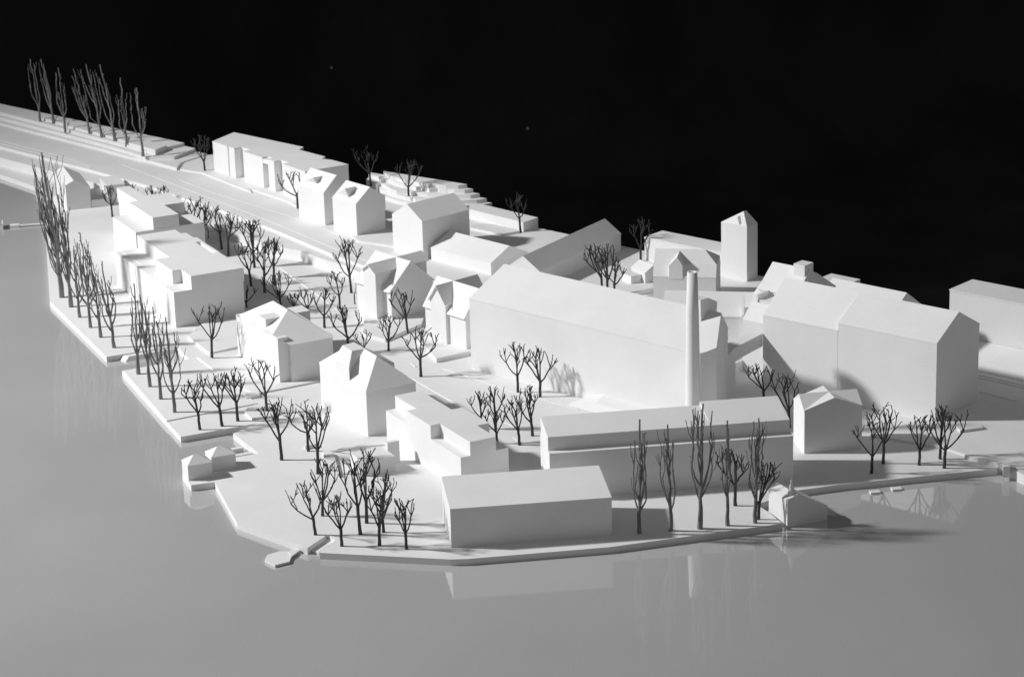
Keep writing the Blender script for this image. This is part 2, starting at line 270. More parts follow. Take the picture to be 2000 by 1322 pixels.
    {'name': 'flat_block', 'cat': 'building', 'label': 'flat-roofed block at the back edge between the thin tree and the tower', 'az': -42, 'o': [6.589, 123.575, 0.9], 'parts': [['prism', 'walls', [[0.0, 0.0], [4.762, 0.0], [4.762, 1.405], [0.0, 1.405]], -0.2, 1.108], ['prism', 'roof', [[-0.02, -0.02], [4.782, -0.02], [4.782, 1.425], [-0.02, 1.425]], 1.108, 1.168]]},
    {'name': 'tower', 'cat': 'tower', 'label': 'tall square tower with hipped roof and one slit window, against the black backdrop', 'az': -42, 'o': [11.181, 119.35, 0.9], 'parts': [['prism', 'walls', [[-1.511, 0.0], [0.0, 0.0], [0.0, 0.841], [-1.511, 0.841]], -0.05, 2.687], ['mesh', 'roof', [[-1.511, 0.0, 2.689], [0.0, 0.0, 2.689], [0.0, 0.841, 2.689], [-1.511, 0.841, 2.689], [-0.444, 0.34, 3.306], [-0.444, 0.54, 3.306]], [[0, 1, 4], [1, 2, 5, 4], [2, 3, 5], [3, 0, 4, 5], [0, 3, 2, 1]]], ['mesh', 'slit_window', [[-0.692, 0.216, 3.017], [-0.558, 0.255, 3.087], [-0.353, 0.079, 2.768], [-0.445, 0.038, 2.694], [-0.692, 0.183, 3.035], [-0.558, 0.221, 3.106], [-0.353, 0.045, 2.786], [-0.445, 0.005, 2.712]], [[0, 1, 2, 3], [4, 7, 6, 5], [0, 4, 5, 1], [1, 5, 6, 2], [2, 6, 7, 3], [3, 7, 4, 0]]]]},
    {'name': 'small_hut', 'cat': 'hut', 'label': 'tiny gabled hut behind the long factory roof, left of the broad house', 'az': -60, 'o': [6.381, 119.562, 0.9], 'parts': [['ext', 'walls', 'u', [[0.0, -0.05], [0.95, -0.05], [0.95, 0.496], [0.475, 0.796], [0.0, 0.496]], -1.2, 0.0], ['ext', 'roof', 'u', [[-0.02, 0.468], [-0.02, 0.513], [0.475, 0.826], [0.97, 0.513], [0.97, 0.468], [0.475, 0.781]], -1.21, 0.01], ['prism', 'lean_to', [[-1.1, -0.6], [-0.3, -0.6], [-0.3, -0.03], [-1.1, -0.03]], 0.0, 0.376]]},
    {'name': 'linking_wing', 'cat': 'building', 'label': 'low wing with a bright roof linking the chimney end to the right factory', 'az': -100, 'o': [10.222, 109.967, 0.25], 'parts': [['ext', 'walls', 'v', [[-2.855, 0.0], [0.0, 0.0], [0.0, 1.82], [-1.427, 2.52], [-2.855, 1.82]], -3.667, 1.3], ['ext', 'roof', 'v', [[-2.875, 1.795], [-2.875, 1.84], [-1.427, 2.55], [0.02, 1.84], [0.02, 1.795], [-1.427, 2.505]], -3.677, 1.31], ['ext', 'fin', 'v', [[0.02, 0.0], [0.14, 0.0], [0.1, 1.95], [-0.5, 2.65], [-0.6, 2.65]], -0.15, -0.05]]},
    {'name': 'gabled_mill', 'cat': 'building', 'label': 'bright mill building with a sunken roof terrace and roof box, behind the right factory', 'az': -41.5, 'o': [11.464, 110.18, 0.25], 'parts': [['ext', 'walls', 'u', [[-1.052, 0.0], [-1.052, 3.309], [0.0, 4.21], [1.5, 3.085], [1.5, 0.0]], 0.0, 1.96], ['ext', 'roof', 'u', [[-1.102, 3.306], [0.0, 4.25], [1.53, 3.105], [1.53, 3.055], [0.0, 4.2], [-1.102, 3.256]], -0.02, 1.98], ['prism', 'roof_terrace', [[0.6, -1.902], [1.96, -1.902], [1.96, -1.062], [0.6, -1.062]], 0.0, 3.099], ['prism', 'terrace_parapet', [[0.5, -1.952], [0.595, -1.952], [0.595, -0.852], [0.5, -0.852]], 0.0, 3.319], ['ext', 'porch', 'u', [[-2.652, 0.0], [-2.652, 2.349], [-1.972, 2.999], [-1.972, 0.0]], 0.3, 1.8], ['prism', 'roof_box', [[1.33, -0.35], [1.91, -0.35], [1.91, 0.3], [1.33, 0.3]], 3.35, 4.47]]},
    {'name': 'gabled_shed', 'cat': 'house', 'label': 'dark-gabled shed peeking over the right factory ridge', 'az': -41.5, 'o': [14.151, 110.499, 0.25], 'parts': [['ext', 'walls', 'u', [[-2.94, 0.0], [0.16, 0.0], [0.16, 2.924], [-1.34, 3.874], [-2.94, 2.924]], -2.2, 0.0], ['ext', 'roof', 'u', [[-2.96, 2.897], [-2.96, 2.942], [-1.34, 3.904], [0.18, 2.941], [0.18, 2.896], [-1.34, 3.859]], -2.21, 0.01]]},
    {'name': 'gabled_hall', 'cat': 'house', 'label': 'long bright-roofed hall peeking over the right factory towards the black backdrop', 'az': -42, 'o': [14.238, 111.533, 0.25], 'parts': [['ext', 'walls', 'u', [[-1.3, 0.0], [1.3, 0.0], [1.3, 2.12], [0.0, 3.02], [-1.3, 2.12]], 0.0, 3.877], ['ext', 'roof', 'u', [[-1.33, 2.084], [-1.33, 2.129], [0.0, 3.05], [1.33, 2.129], [1.33, 2.084], [0.0, 3.005]], -0.01, 3.887], ['prism', 'cross_wing', [[-1.6, 0.6], [-0.02, 0.6], [-0.02, 2.2], [-1.6, 2.2]], 0.0, 2.45]]},
    {'name': 'factory_hall', 'cat': 'building', 'label': 'large two-part factory hall on the right with a dark gable end', 'az': -40.9, 'o': [17.067, 100.594, 0.25], 'parts': [['ext', 'walls', 'u', [[0.0, 0.0], [3.286, 0.0], [3.286, 3.39], [1.643, 4.305], [0.0, 3.39]], -4.735, 0.0], ['ext', 'roof', 'u', [[-0.012, 3.369], [-0.012, 3.414], [1.643, 4.335], [3.298, 3.414], [3.298, 3.369], [1.643, 4.29]], -4.741, 0.006], ['ext', 'old_walls', 'u', [[-0.004, 0.0], [3.286, 0.0], [3.286, 3.39], [1.643, 4.301], [-0.004, 3.07]], -8.518, -4.747], ['ext', 'old_roof', 'u', [[-0.016, 3.046], [-0.016, 3.091], [1.643, 4.331], [3.298, 3.414], [3.298, 3.369], [1.643, 4.286]], -8.522, -4.743]]},
    {'name': 'flat_block', 'cat': 'building', 'label': 'flat-roofed block cut by the right picture edge, behind the right factory', 'az': -42, 'o': [19.218, 110.262, 0.25], 'parts': [['prism', 'walls', [[0.0, 0.0], [9.0, 0.0], [9.0, 1.857], [0.0, 1.857]], 0.0, 2.69], ['prism', 'roof', [[-0.02, -0.02], [9.02, -0.02], [9.02, 1.877], [-0.02, 1.877]], 2.69, 2.75], ['ext', 'embankment', 'u', [[-0.025, 0.0], [-0.025, 0.7], [-1.9, 0.012], [-1.9, 0.0]], -0.5, 9.5]]},
    {'name': 'cross_gabled_house', 'cat': 'house', 'label': 'small cross-gabled house with one bright narrow wall, right of the long two-tier block', 'az': -80, 'o': [11.406, 97.484, 0.25], 'parts': [['ext', 'main_walls', 'u', [[0.0, 0.0], [2.34, 0.0], [2.34, 1.788], [1.209, 2.212], [0.0, 1.788]], -1.514, 0.0], ['ext', 'main_roof', 'u', [[-0.02, 1.771], [-0.02, 1.811], [1.209, 2.242], [2.36, 1.811], [2.36, 1.771], [1.209, 2.202]], -1.524, 0.01], ['ext', 'cross_walls', 'v', [[-1.502, 0.0], [-0.012, 0.0], [-0.012, 1.778], [-0.757, 2.224], [-1.502, 1.778]], -0.012, 2.352], ['ext', 'cross_roof', 'v', [[-1.512, 1.762], [-1.512, 1.802], [-0.757, 2.254], [-0.002, 1.802], [-0.002, 1.762], [-0.757, 2.214]], -0.024, 2.364]]},
    {'name': 'arched_footbridge', 'cat': 'bridge', 'label': 'pitched covered bridge linking the two factories over the passage', 'az': -42.7, 'o': [6.512, 101.712, 0.25], 'parts': [['ext', 'span', 'u', [[6.05, 2.27], [4.123, 2.121], [3.426, 1.762], [3.426, 1.262], [4.242, 1.553], [4.262, 1.553], [6.05, 1.707]], -0.6, 0.0], ['prism', 'pier', [[-0.55, 2.82], [-0.03, 2.82], [-0.03, 4.202], [-0.55, 4.202]], 0.0, 1.503]]},
    {'name': 'boathouse', 'cat': 'boathouse', 'label': 'boathouse with a tiny spire standing in the water at the front right point', 'az': -66, 'o': [9.961, 90.384, 0.0], 'parts': [['ext', 'hall', 'u', [[0.06, -0.02], [1.671, -0.02], [1.671, 0.523], [0.441, 1.207], [0.06, 1.041]], -1.481, -0.5], ['ext', 'front_bay', 'u', [[0.0, -0.02], [1.721, -0.02], [1.721, 0.553], [0.441, 1.257], [0.0, 1.071]], -0.5, 0.0], ['mesh', 'spire', [[-0.36, 0.181, 1.057], [-0.12, 0.181, 1.057], [-0.12, 0.441, 1.057], [-0.36, 0.441, 1.057], [-0.24, 0.311, 1.877]], [[0, 1, 4], [1, 2, 4], [2, 3, 4], [3, 0, 4], [0, 3, 2, 1]]]]},
    {'name': 'boat_hut', 'cat': 'hut', 'label': 'nearer of two tiny hip-roofed boat huts on the left landing', 'az': -66, 'o': [-12.78, 96.402, 0.25], 'parts': [['prism', 'walls', [[-0.778, 0.0], [0.0, 0.0], [0.0, 0.978], [-0.778, 0.978]], -0.2, 0.621], ['mesh', 'roof', [[-0.798, -0.02, 0.623], [0.02, -0.02, 0.623], [0.02, 0.998, 0.623], [-0.798, 0.998, 0.623], [-0.389, 0.371, 0.901], [-0.389, 0.538, 0.901]], [[0, 1, 4], [1, 2, 5, 4], [2, 3, 5], [3, 0, 4, 5], [0, 3, 2, 1]]]]},
    {'name': 'boat_hut', 'cat': 'hut', 'label': 'farther of two tiny hip-roofed boat huts on the left landing, touching a mooring finger', 'az': -66, 'o': [-11.955, 97.362, 0.25], 'parts': [['prism', 'walls', [[-0.782, 0.0], [0.0, 0.0], [0.0, 1.0], [-0.782, 1.0]], -0.2, 0.592], ['mesh', 'roof', [[-0.802, -0.02, 0.594], [0.02, -0.02, 0.594], [0.02, 1.02, 0.594], [-0.802, 1.02, 0.594], [-0.391, 0.38, 0.872], [-0.391, 0.55, 0.872]], [[0, 1, 4], [1, 2, 5, 4], [2, 3, 5], [3, 0, 4, 5], [0, 3, 2, 1]]]]},
    {'name': 'mooring_finger', 'cat': 'jetty', 'label': 'upper of two mooring fingers between the boat huts and the landing wall', 'az': -66, 'o': [-11.415, 100.102, 0.0], 'parts': [['prism', 'plank', [[-0.22, 0.0], [0.0, 0.0], [0.0, 0.464], [-0.22, 0.464]], 0.0, 0.16]]},
    {'name': 'mooring_finger', 'cat': 'jetty', 'label': 'lower of two mooring fingers beside the farther boat hut', 'az': -66, 'o': [-11.234, 99.326, 0.0], 'parts': [['prism', 'plank', [[-0.22, 0.0], [0.0, 0.0], [0.0, 0.769], [-0.22, 0.769]], 0.0, 0.16]]},
    {'name': 'floating_raft', 'cat': 'raft', 'label': 'left of two small floating bathing rafts by the right quay', 'az': -82, 'o': [13.484, 93.504, 0.0], 'parts': [['prism', 'deck', [[-0.28, 0.0], [0.0, 0.0], [0.0, 0.38], [-0.28, 0.38]], 0.005, 0.07]]},
    {'name': 'floating_raft', 'cat': 'raft', 'label': 'right of two small floating bathing rafts by the right quay', 'az': -82, 'o': [14.348, 93.779, 0.0], 'parts': [['prism', 'deck', [[-0.28, 0.0], [0.0, 0.0], [0.0, 0.38], [-0.28, 0.38]], 0.005, 0.07]]},
    {'name': 'floating_raft', 'cat': 'raft', 'label': 'six-sided floating raft tied to the front shore by a short gangway', 'az': -55, 'o': [-9.175, 88.453, 0.0], 'parts': [['prism', 'deck', [[0.0, 0.0], [-0.364, 0.321], [-0.389, 0.832], [-0.186, 1.081], [0.176, 1.059], [0.693, 0.62], [0.655, 0.042]], 0.01, 0.1], ['prism', 'gangway', [[-0.089, 1.044], [-0.318, 1.464], [0.015, 1.482], [0.363, 0.904]], 0.05, 0.12]]},
    {'name': 'jetty', 'cat': 'jetty', 'label': 'long thin jetty reaching into the lake at the far left, with a raised end plate', 'az': -80, 'o': [-26.721, 136.441, 0.0], 'parts': [['prism', 'walkway', [[-0.18, 0.5], [0.0, 0.5], [0.0, 1.838], [-0.18, 1.838]], 0.04, 0.1], ['prism', 'landing', [[-0.3, 0.0], [0.02, 0.0], [0.02, 0.49], [-0.3, 0.49]], 0.02, 0.13], ['prism', 'end_plate', [[-0.55, -0.42], [0.3, -0.42], [0.3, -0.36], [-0.55, -0.36]], 0.0, 0.32]]},
    {'name': 'quay_wedge', 'cat': 'quay', 'label': 'small quay wedge in the narrow inlet behind the left poplars', 'az': -63, 'o': [-17.379, 112.467, 0.0], 'parts': [['mesh', 'wedge', [[0.0, 0.0, 0.0], [0.0, 2.4, 0.0], [-0.5, 2.4, 0.0], [-0.35, -0.12, 0.0], [-0.12, 0.22, 0.2], [-0.12, 2.4, 0.2], [-0.45, 2.4, 0.2], [-0.45, 0.05, 0.2]], [[0, 3, 2, 1], [4, 5, 6, 7], [0, 1, 5, 4], [0, 4, 7, 3], [3, 7, 6, 2], [1, 2, 6, 5]]]]},
    {'name': 'bench', 'cat': 'bench', 'label': 'low rounded white bench at the foot of a tree left of the hipped house', 'az': -66, 'o': [-8.447, 99.668, 0.25], 'parts': [['prism', 'seat', [[0.0, 0.05], [0.05, 0.0], [0.05, 0.45], [0.0, 0.5], [-0.12, 0.5], [-0.17, 0.45], [-0.17, 0.05], [-0.12, 0.0]], 0.0, 0.16]]},
]
LAND = [
    {'name': 'ground', 'pts': [[-36.06, 153.45], [-29.2, 147.49], [-26.54, 144.22], [-26.4, 143.05], [-25.4, 141.46], [-24.77, 136.07], [-22.22, 121.62], [-18.23, 112.56], [-17.06, 113.12], [-15.22, 113.86], [-14.46, 111.92], [-17.26, 110.49], [-13.67, 101.57], [-10.6, 103.0], [-11.55, 101.82], [-10.28, 99.34], [-11.22, 98.94], [-12.42, 99.46], [-13.12, 97.17], [-12.64, 95.94], [-11.75, 96.21], [-10.48, 91.84], [-7.67, 89.1], [-7.0, 90.4], [-6.67, 89.82], [-7.19, 88.62], [-2.43, 87.64], [-1.84, 87.64], [3.3, 88.38], [9.76, 90.19], [9.35, 91.41], [9.01, 92.17], [10.74, 93.54], [12.35, 94.01], [18.57, 95.24], [18.86, 95.73], [19.61, 94.1], [23.27, 89.76], [44.92, 89.19], [-49.69, 178.35]], 'z0': -0.35, 'z1': 0.25},
    {'name': 'street_ledge', 'pts': [[-36.65, 156.47], [-29.52, 149.58], [-26.44, 146.38], [-22.53, 142.26], [-18.23, 137.09], [-14.75, 132.32], [-12.34, 128.89], [-10.64, 127.66], [-9.13, 125.72], [-8.2, 124.79], [-7.4, 123.44], [-4.83, 120.98], [-2.23, 118.51], [-0.56, 110.15], [6.4, 104.27], [10.33, 108.39], [16.53, 115.94], [-49.66, 178.31]], 'z0': 0.15, 'z1': 0.75},
    {'name': 'road', 'pts': [[-37.16, 158.93], [-29.91, 151.82], [-26.65, 148.5], [-23.45, 145.18], [-19.83, 141.25], [-17.84, 138.66], [-15.16, 135.33], [-12.21, 131.39], [-8.66, 125.98], [-7.12, 123.98], [-4.84, 121.43], [-2.35, 118.69], [-0.28, 110.16], [6.38, 104.55], [9.98, 108.45], [16.17, 116.28], [-49.62, 178.28]], 'z0': 0.7, 'z1': 0.9},
    {'name': 'pavement', 'pts': [[-18.44, 144.55], [-17.09, 143.56], [-14.93, 140.3], [-13.97, 138.95], [-14.15, 139.76], [-11.86, 136.73], [-10.91, 134.91], [-9.45, 133.07], [-7.62, 128.27], [-5.77, 127.11], [-5.77, 131.04], [-7.95, 135.43], [-9.86, 140.06], [-12.38, 143.84], [-15.92, 147.93], [-18.25, 147.58]], 'z0': 0.8, 'z1': 1.0},
    {'name': 'terrace', 'pts': [[-36.83, 163.53], [-30.89, 157.44], [-23.55, 149.74], [-21.8, 147.76], [-20.14, 146.21], [-18.64, 144.58], [-18.57, 145.78], [-17.24, 147.76], [-49.55, 178.21]], 'z0': 0.8, 'z1': 1.06},
    {'name': 'terrace', 'pts': [[-36.98, 164.39], [-31.01, 158.21], [-23.61, 150.28], [-21.43, 147.72], [-20.62, 146.63], [-19.0, 146.56], [-17.96, 148.44], [-49.51, 178.17]], 'z0': 0.8, 'z1': 1.24},
    {'name': 'terrace', 'pts': [[-37.11, 165.1], [-31.1, 158.85], [-24.38, 151.56], [-20.73, 147.65], [-19.54, 148.26], [-18.69, 149.13], [-49.48, 178.14]], 'z0': 0.8, 'z1': 1.42},
    {'name': 'tree_planter', 'pts': [[-28.09, 157.42], [-27.19, 156.46], [-27.26, 155.36], [-28.07, 156.15]], 'z0': 1.2, 'z1': 1.56},
    {'name': 'tree_planter', 'pts': [[-27.19, 156.46], [-26.28, 155.37], [-26.3, 154.28], [-27.09, 155.06]], 'z0': 1.2, 'z1': 1.56},
    {'name': 'tree_planter', 'pts': [[-26.28, 155.37], [-24.76, 153.81], [-24.73, 152.33], [-26.11, 153.85]], 'z0': 1.2, 'z1': 1.56},
    {'name': 'tree_planter', 'pts': [[-24.62, 153.52], [-23.72, 152.47], [-23.78, 151.42], [-24.6, 152.31]], 'z0': 1.2, 'z1': 1.56},
    {'name': 'tree_planter', 'pts': [[-23.72, 152.47], [-22.95, 151.71], [-22.97, 150.53], [-23.67, 151.27]], 'z0': 1.2, 'z1': 1.56},
    {'name': 'tree_planter', 'pts': [[-22.9, 151.57], [-22.09, 150.68], [-22.1, 149.39], [-22.84, 150.25]], 'z0': 1.2, 'z1': 1.56},
    {'name': 'tree_planter', 'pts': [[-22.01, 150.54], [-19.59, 148.06], [-20.11, 146.99], [-21.86, 148.97]], 'z0': 1.2, 'z1': 1.56},
    {'name': 'hill_terrace', 'pts': [[-6.89, 136.93], [-6.46, 136.48], [-5.93, 135.82], [-5.47, 135.39], [-4.78, 134.81], [-4.0, 134.35], [-2.45, 134.27], [-1.37, 134.37], [-0.85, 134.64], [-6.05, 138.55]], 'z0': 0.75, 'z1': 1.1},
    {'name': 'hill_terrace', 'pts': [[-7.02, 138.1], [-6.77, 137.5], [-6.41, 137.12], [-5.94, 136.27], [-5.47, 135.73], [-5.18, 135.48], [-5.02, 135.5], [-4.93, 135.23], [-3.72, 134.81], [-2.61, 134.53], [-1.66, 134.57], [-1.13, 134.85], [-6.69, 139.03]], 'z0': 0.75, 'z1': 1.3},
    {'name': 'hill_terrace', 'pts': [[-7.67, 138.88], [-7.3, 138.26], [-7.11, 137.9], [-6.89, 138.05], [-6.65, 137.73], [-6.28, 136.77], [-5.93, 136.28], [-5.19, 136.04], [-5.1, 135.67], [-4.91, 135.87], [-4.28, 135.49], [-3.44, 135.22], [-2.89, 134.98], [-1.98, 134.88], [-1.49, 135.12], [-7.48, 139.63]], 'z0': 0.75, 'z1': 1.5},
    {'name': 'hill_terrace', 'pts': [[-7.52, 139.29], [-7.02, 138.67], [-6.85, 138.0], [-6.66, 138.16], [-6.43, 138.06], [-5.95, 137.2], [-5.6, 136.82], [-5.14, 136.54], [-4.88, 136.13], [-4.57, 136.25], [-4.17, 135.68], [-3.67, 135.76], [-2.83, 135.31], [-2.29, 135.2], [-1.84, 135.38], [-7.58, 139.7]], 'z0': 0.75, 'z1': 1.7},
    {'name': 'hill_terrace', 'pts': [[-6.67, 138.62], [-6.37, 138.07], [-6.19, 137.77], [-5.96, 137.61], [-5.48, 136.82], [-5.14, 136.82], [-4.74, 136.27], [-4.22, 135.94], [-4.0, 136.05], [-3.66, 135.7], [-3.27, 135.52], [-2.62, 135.44], [-2.16, 135.63], [-6.72, 139.06]], 'z0': 0.75, 'z1': 1.9},
    {'name': 'retaining_block', 'pts': [[-2.02, 133.14], [-1.33, 133.22], [1.5, 130.28], [0.74, 129.42], [-2.04, 132.35]], 'z0': 0.8, 'z1': 1.4},
    {'name': 'garden_step', 'pts': [[-1.82, 130.89], [-0.8, 130.64], [0.38, 129.59], [0.54, 129.17], [-0.37, 128.7], [-1.97, 130.09]], 'z0': 0.8, 'z1': 1.02},
    {'name': 'yard', 'pts': [[-14.82, 114.95], [-13.55, 112.32], [-12.43, 113.12], [-10.36, 115.79], [-12.55, 119.24], [-13.94, 118.55]], 'z0': 0.15, 'z1': 0.38},
    {'name': 'yard', 'pts': [[-14.07, 111.96], [-13.14, 110.06], [-12.51, 108.58], [-11.01, 106.65], [-8.36, 108.14], [-6.84, 111.08], [-10.26, 114.41], [-12.24, 112.99]], 'z0': 0.15, 'z1': 0.32},
    {'name': 'quay_deck', 'pts': [[-17.17, 110.34], [-14.46, 103.51], [-10.86, 105.42], [-12.81, 109.37], [-14.04, 111.5]], 'z0': 0.15, 'z1': 0.3},
    {'name': 'round_step', 'pts': [[-11.26, 104.1], [-11.22, 104.62], [-10.88, 105.12], [-10.1, 104.85], [-9.76, 104.1], [-10.11, 103.55], [-10.9, 103.36]], 'z0': 0.15, 'z1': 0.36},
    {'name': 'step', 'pts': [[-11.5, 106.77], [-10.93, 107.0], [-10.81, 106.31], [-11.37, 106.02]], 'z0': 0.15, 'z1': 0.34},
    {'name': 'courtyard_plinth', 'pts': [[-3.36, 110.36], [-1.93, 111.26], [-0.93, 110.87], [-1.62, 113.57], [-3.5, 114.91], [-4.28, 113.44]], 'z0': 0.15, 'z1': 0.45},
    {'name': 'courtyard_plinth', 'pts': [[-6.81, 114.57], [-5.74, 113.55], [-4.15, 115.73], [-3.93, 118.3], [-5.55, 120.14], [-6.83, 118.58]], 'z0': 0.15, 'z1': 0.41},
    {'name': 'low_slab', 'pts': [[-7.7, 99.3], [-7.26, 98.84], [-6.89, 96.32], [-7.48, 96.7]], 'z0': 0.15, 'z1': 0.39},
    {'name': 'sloping_slab', 'pts': [[-7.26, 99.14], [-6.4, 100.58], [-5.19, 100.49], [-5.16, 99.85], [-6.19, 99.65]], 'z0': 0.15, 'z1': 0.31},
    {'name': 'quay_ramp', 'pts': [[-7.67, 89.47], [-7.02, 90.67], [-6.73, 90.19], [-7.27, 89.04]], 'z0': -0.3, 'z1': 0.08},
    {'name': 'shore_step', 'pts': [[14.26, 99.28], [16.82, 97.63], [17.7, 96.62], [19.86, 95.41], [24.77, 92.03], [28.32, 103.68], [18.93, 102.53]], 'z0': 0.15, 'z1': 0.34},
    {'name': 'shore_step', 'pts': [[17.54, 96.44], [18.81, 95.3], [19.4, 94.08], [23.28, 89.87], [25.69, 93.4], [19.86, 96.43]], 'z0': -0.05, 'z1': 0.41},
    {'name': 'loading_dock', 'pts': [[17.73, 99.95], [18.66, 100.01], [18.82, 99.47], [17.83, 99.16]], 'z0': 0.15, 'z1': 0.45},
    {'name': 'bollard_block', 'pts': [[18.78, 95.02], [18.93, 94.95], [18.95, 94.52], [18.69, 94.51]], 'z0': 0.15, 'z1': 0.6},
    {'name': 'kerb_line', 'pts': [[-34.717, 157.963], [-30.154, 153.461], [-26.494, 149.65], [-23.611, 146.206], [-23.688, 146.141], [-26.569, 149.583], [-30.225, 153.391], [-34.787, 157.891]], 'z0': 0.85, 'z1': 0.914, 'parent': 'road'},
    {'name': 'kerb_line', 'pts': [[-34.575, 157.251], [-30.011, 152.653], [-26.373, 148.88], [-23.619, 145.844], [-23.693, 145.777], [-26.446, 148.812], [-30.082, 152.583], [-34.646, 157.181]], 'z0': 0.85, 'z1': 0.914, 'parent': 'road'},
    {'name': 'kerb_line', 'pts': [[-21.878, 146.364], [-19.76, 143.363], [-18.227, 141.216], [-15.126, 136.86], [-12.037, 132.421], [-8.546, 127.034], [-6.912, 124.813], [-6.993, 124.753], [-8.629, 126.978], [-12.12, 132.366], [-15.207, 136.802], [-18.309, 141.158], [-19.842, 143.305], [-21.96, 146.306]], 'z0': 0.85, 'z1': 0.914, 'parent': 'road'},
    {'name': 'kerb_line', 'pts': [[-18.161, 142.357], [-15.907, 139.143], [-11.636, 134.133], [-9.283, 130.808], [-6.483, 126.626], [-5.15, 124.811], [-5.222, 124.758], [-6.557, 126.575], [-9.358, 130.757], [-11.706, 134.077], [-15.977, 139.087], [-18.235, 142.305]], 'z0': 0.85, 'z1': 0.912, 'parent': 'road'},
    {'name': 'lane_dash', 'pts': [[-30.067, 153.318], [-29.733, 152.974], [-29.804, 152.904], [-30.139, 153.248]], 'z0': 0.85, 'z1': 0.912, 'parent': 'road'},
    {'name': 'lane_dash', 'pts': [[-29.47, 152.692], [-29.138, 152.351], [-29.21, 152.281], [-29.542, 152.622]], 'z0': 0.85, 'z1': 0.912, 'parent': 'road'},
    {'name': 'lane_dash', 'pts': [[-28.878, 152.071], [-28.548, 151.732], [-28.62, 151.662], [-28.95, 152.001]], 'z0': 0.85, 'z1': 0.912, 'parent': 'road'},
    {'name': 'lane_dash', 'pts': [[-28.29, 151.455], [-27.963, 151.118], [-28.034, 151.049], [-28.362, 151.385]], 'z0': 0.85, 'z1': 0.912, 'parent': 'road'},
    {'name': 'lane_dash', 'pts': [[-27.706, 150.843], [-27.381, 150.509], [-27.453, 150.439], [-27.778, 150.773]], 'z0': 0.85, 'z1': 0.912, 'parent': 'road'},
    {'name': 'lane_dash', 'pts': [[-27.127, 150.236], [-26.805, 149.904], [-26.876, 149.835], [-27.199, 150.166]], 'z0': 0.85, 'z1': 0.912, 'parent': 'road'},
    {'name': 'lane_dash', 'pts': [[-26.552, 149.633], [-26.232, 149.304], [-26.304, 149.235], [-26.624, 149.564]], 'z0': 0.85, 'z1': 0.912, 'parent': 'road'},
    {'name': 'lane_dash', 'pts': [[-23.204, 145.315], [-22.891, 144.944], [-22.968, 144.879], [-23.281, 145.25]], 'z0': 0.7, 'z1': 0.762, 'parent': 'street_ledge'},
    {'name': 'lane_dash', 'pts': [[-22.447, 144.452], [-22.137, 144.085], [-22.213, 144.021], [-22.523, 144.388]], 'z0': 0.7, 'z1': 0.762, 'parent': 'street_ledge'},
    {'name': 'lane_dash', 'pts': [[-21.697, 143.599], [-21.391, 143.236], [-21.467, 143.172], [-21.774, 143.535]], 'z0': 0.7, 'z1': 0.762, 'parent': 'street_ledge'},
    {'name': 'lane_dash', 'pts': [[-20.956, 142.755], [-20.653, 142.396], [-20.73, 142.332], [-21.033, 142.691]], 'z0': 0.7, 'z1': 0.762, 'parent': 'street_ledge'},
    {'name': 'lane_dash', 'pts': [[-20.223, 141.921], [-19.923, 141.566], [-20.0, 141.501], [-20.299, 141.856]], 'z0': 0.7, 'z1': 0.762, 'parent': 'street_ledge'},
    {'name': 'joint_line', 'pts': [[-11.411, 126.231], [-9.848, 122.661], [-8.147, 118.837], [-8.197, 118.814], [-9.899, 122.639], [-11.461, 126.208]], 'z0': 0.2, 'z1': 0.28, 'parent': 'ground'},
    {'name': 'joint_line', 'pts': [[-4.539, 108.586], [-2.27, 104.509], [-0.392, 102.221], [0.045, 101.616], [0.001, 101.584], [-0.435, 102.187], [-2.316, 104.479], [-4.587, 108.559]], 'z0': 0.2, 'z1': 0.28, 'parent': 'ground'},
    {'name': 'joint_line', 'pts': [[-3.044, 109.521], [0.171, 105.9], [2.706, 103.562], [2.669, 103.521], [0.132, 105.862], [-3.085, 109.484]], 'z0': 0.2, 'z1': 0.28, 'parent': 'ground'},
    {'name': 'joint_line', 'pts': [[-4.455, 110.433], [-4.236, 109.835], [-4.288, 109.816], [-4.507, 110.414]], 'z0': 0.2, 'z1': 0.28, 'parent': 'ground'},
    {'name': 'joint_line', 'pts': [[-0.047, 100.38], [0.317, 99.62], [0.268, 99.596], [-0.096, 100.357]], 'z0': 0.2, 'z1': 0.28, 'parent': 'ground'},
    {'name': 'track_line', 'pts': [[19.916, 106.542], [21.735, 104.878], [21.701, 104.841], [19.882, 106.506]], 'z0': 0.2, 'z1': 0.28, 'parent': 'ground'},
    {'name': 'track_line', 'pts': [[19.856, 106.203], [21.67, 104.547], [21.636, 104.51], [19.822, 106.166]], 'z0': 0.2, 'z1': 0.28, 'parent': 'ground'},
    {'name': 'track_line', 'pts': [[19.537, 104.4], [20.936, 102.958], [20.9, 102.924], [19.501, 104.365]], 'z0': 0.2, 'z1': 0.28, 'parent': 'ground'},
]
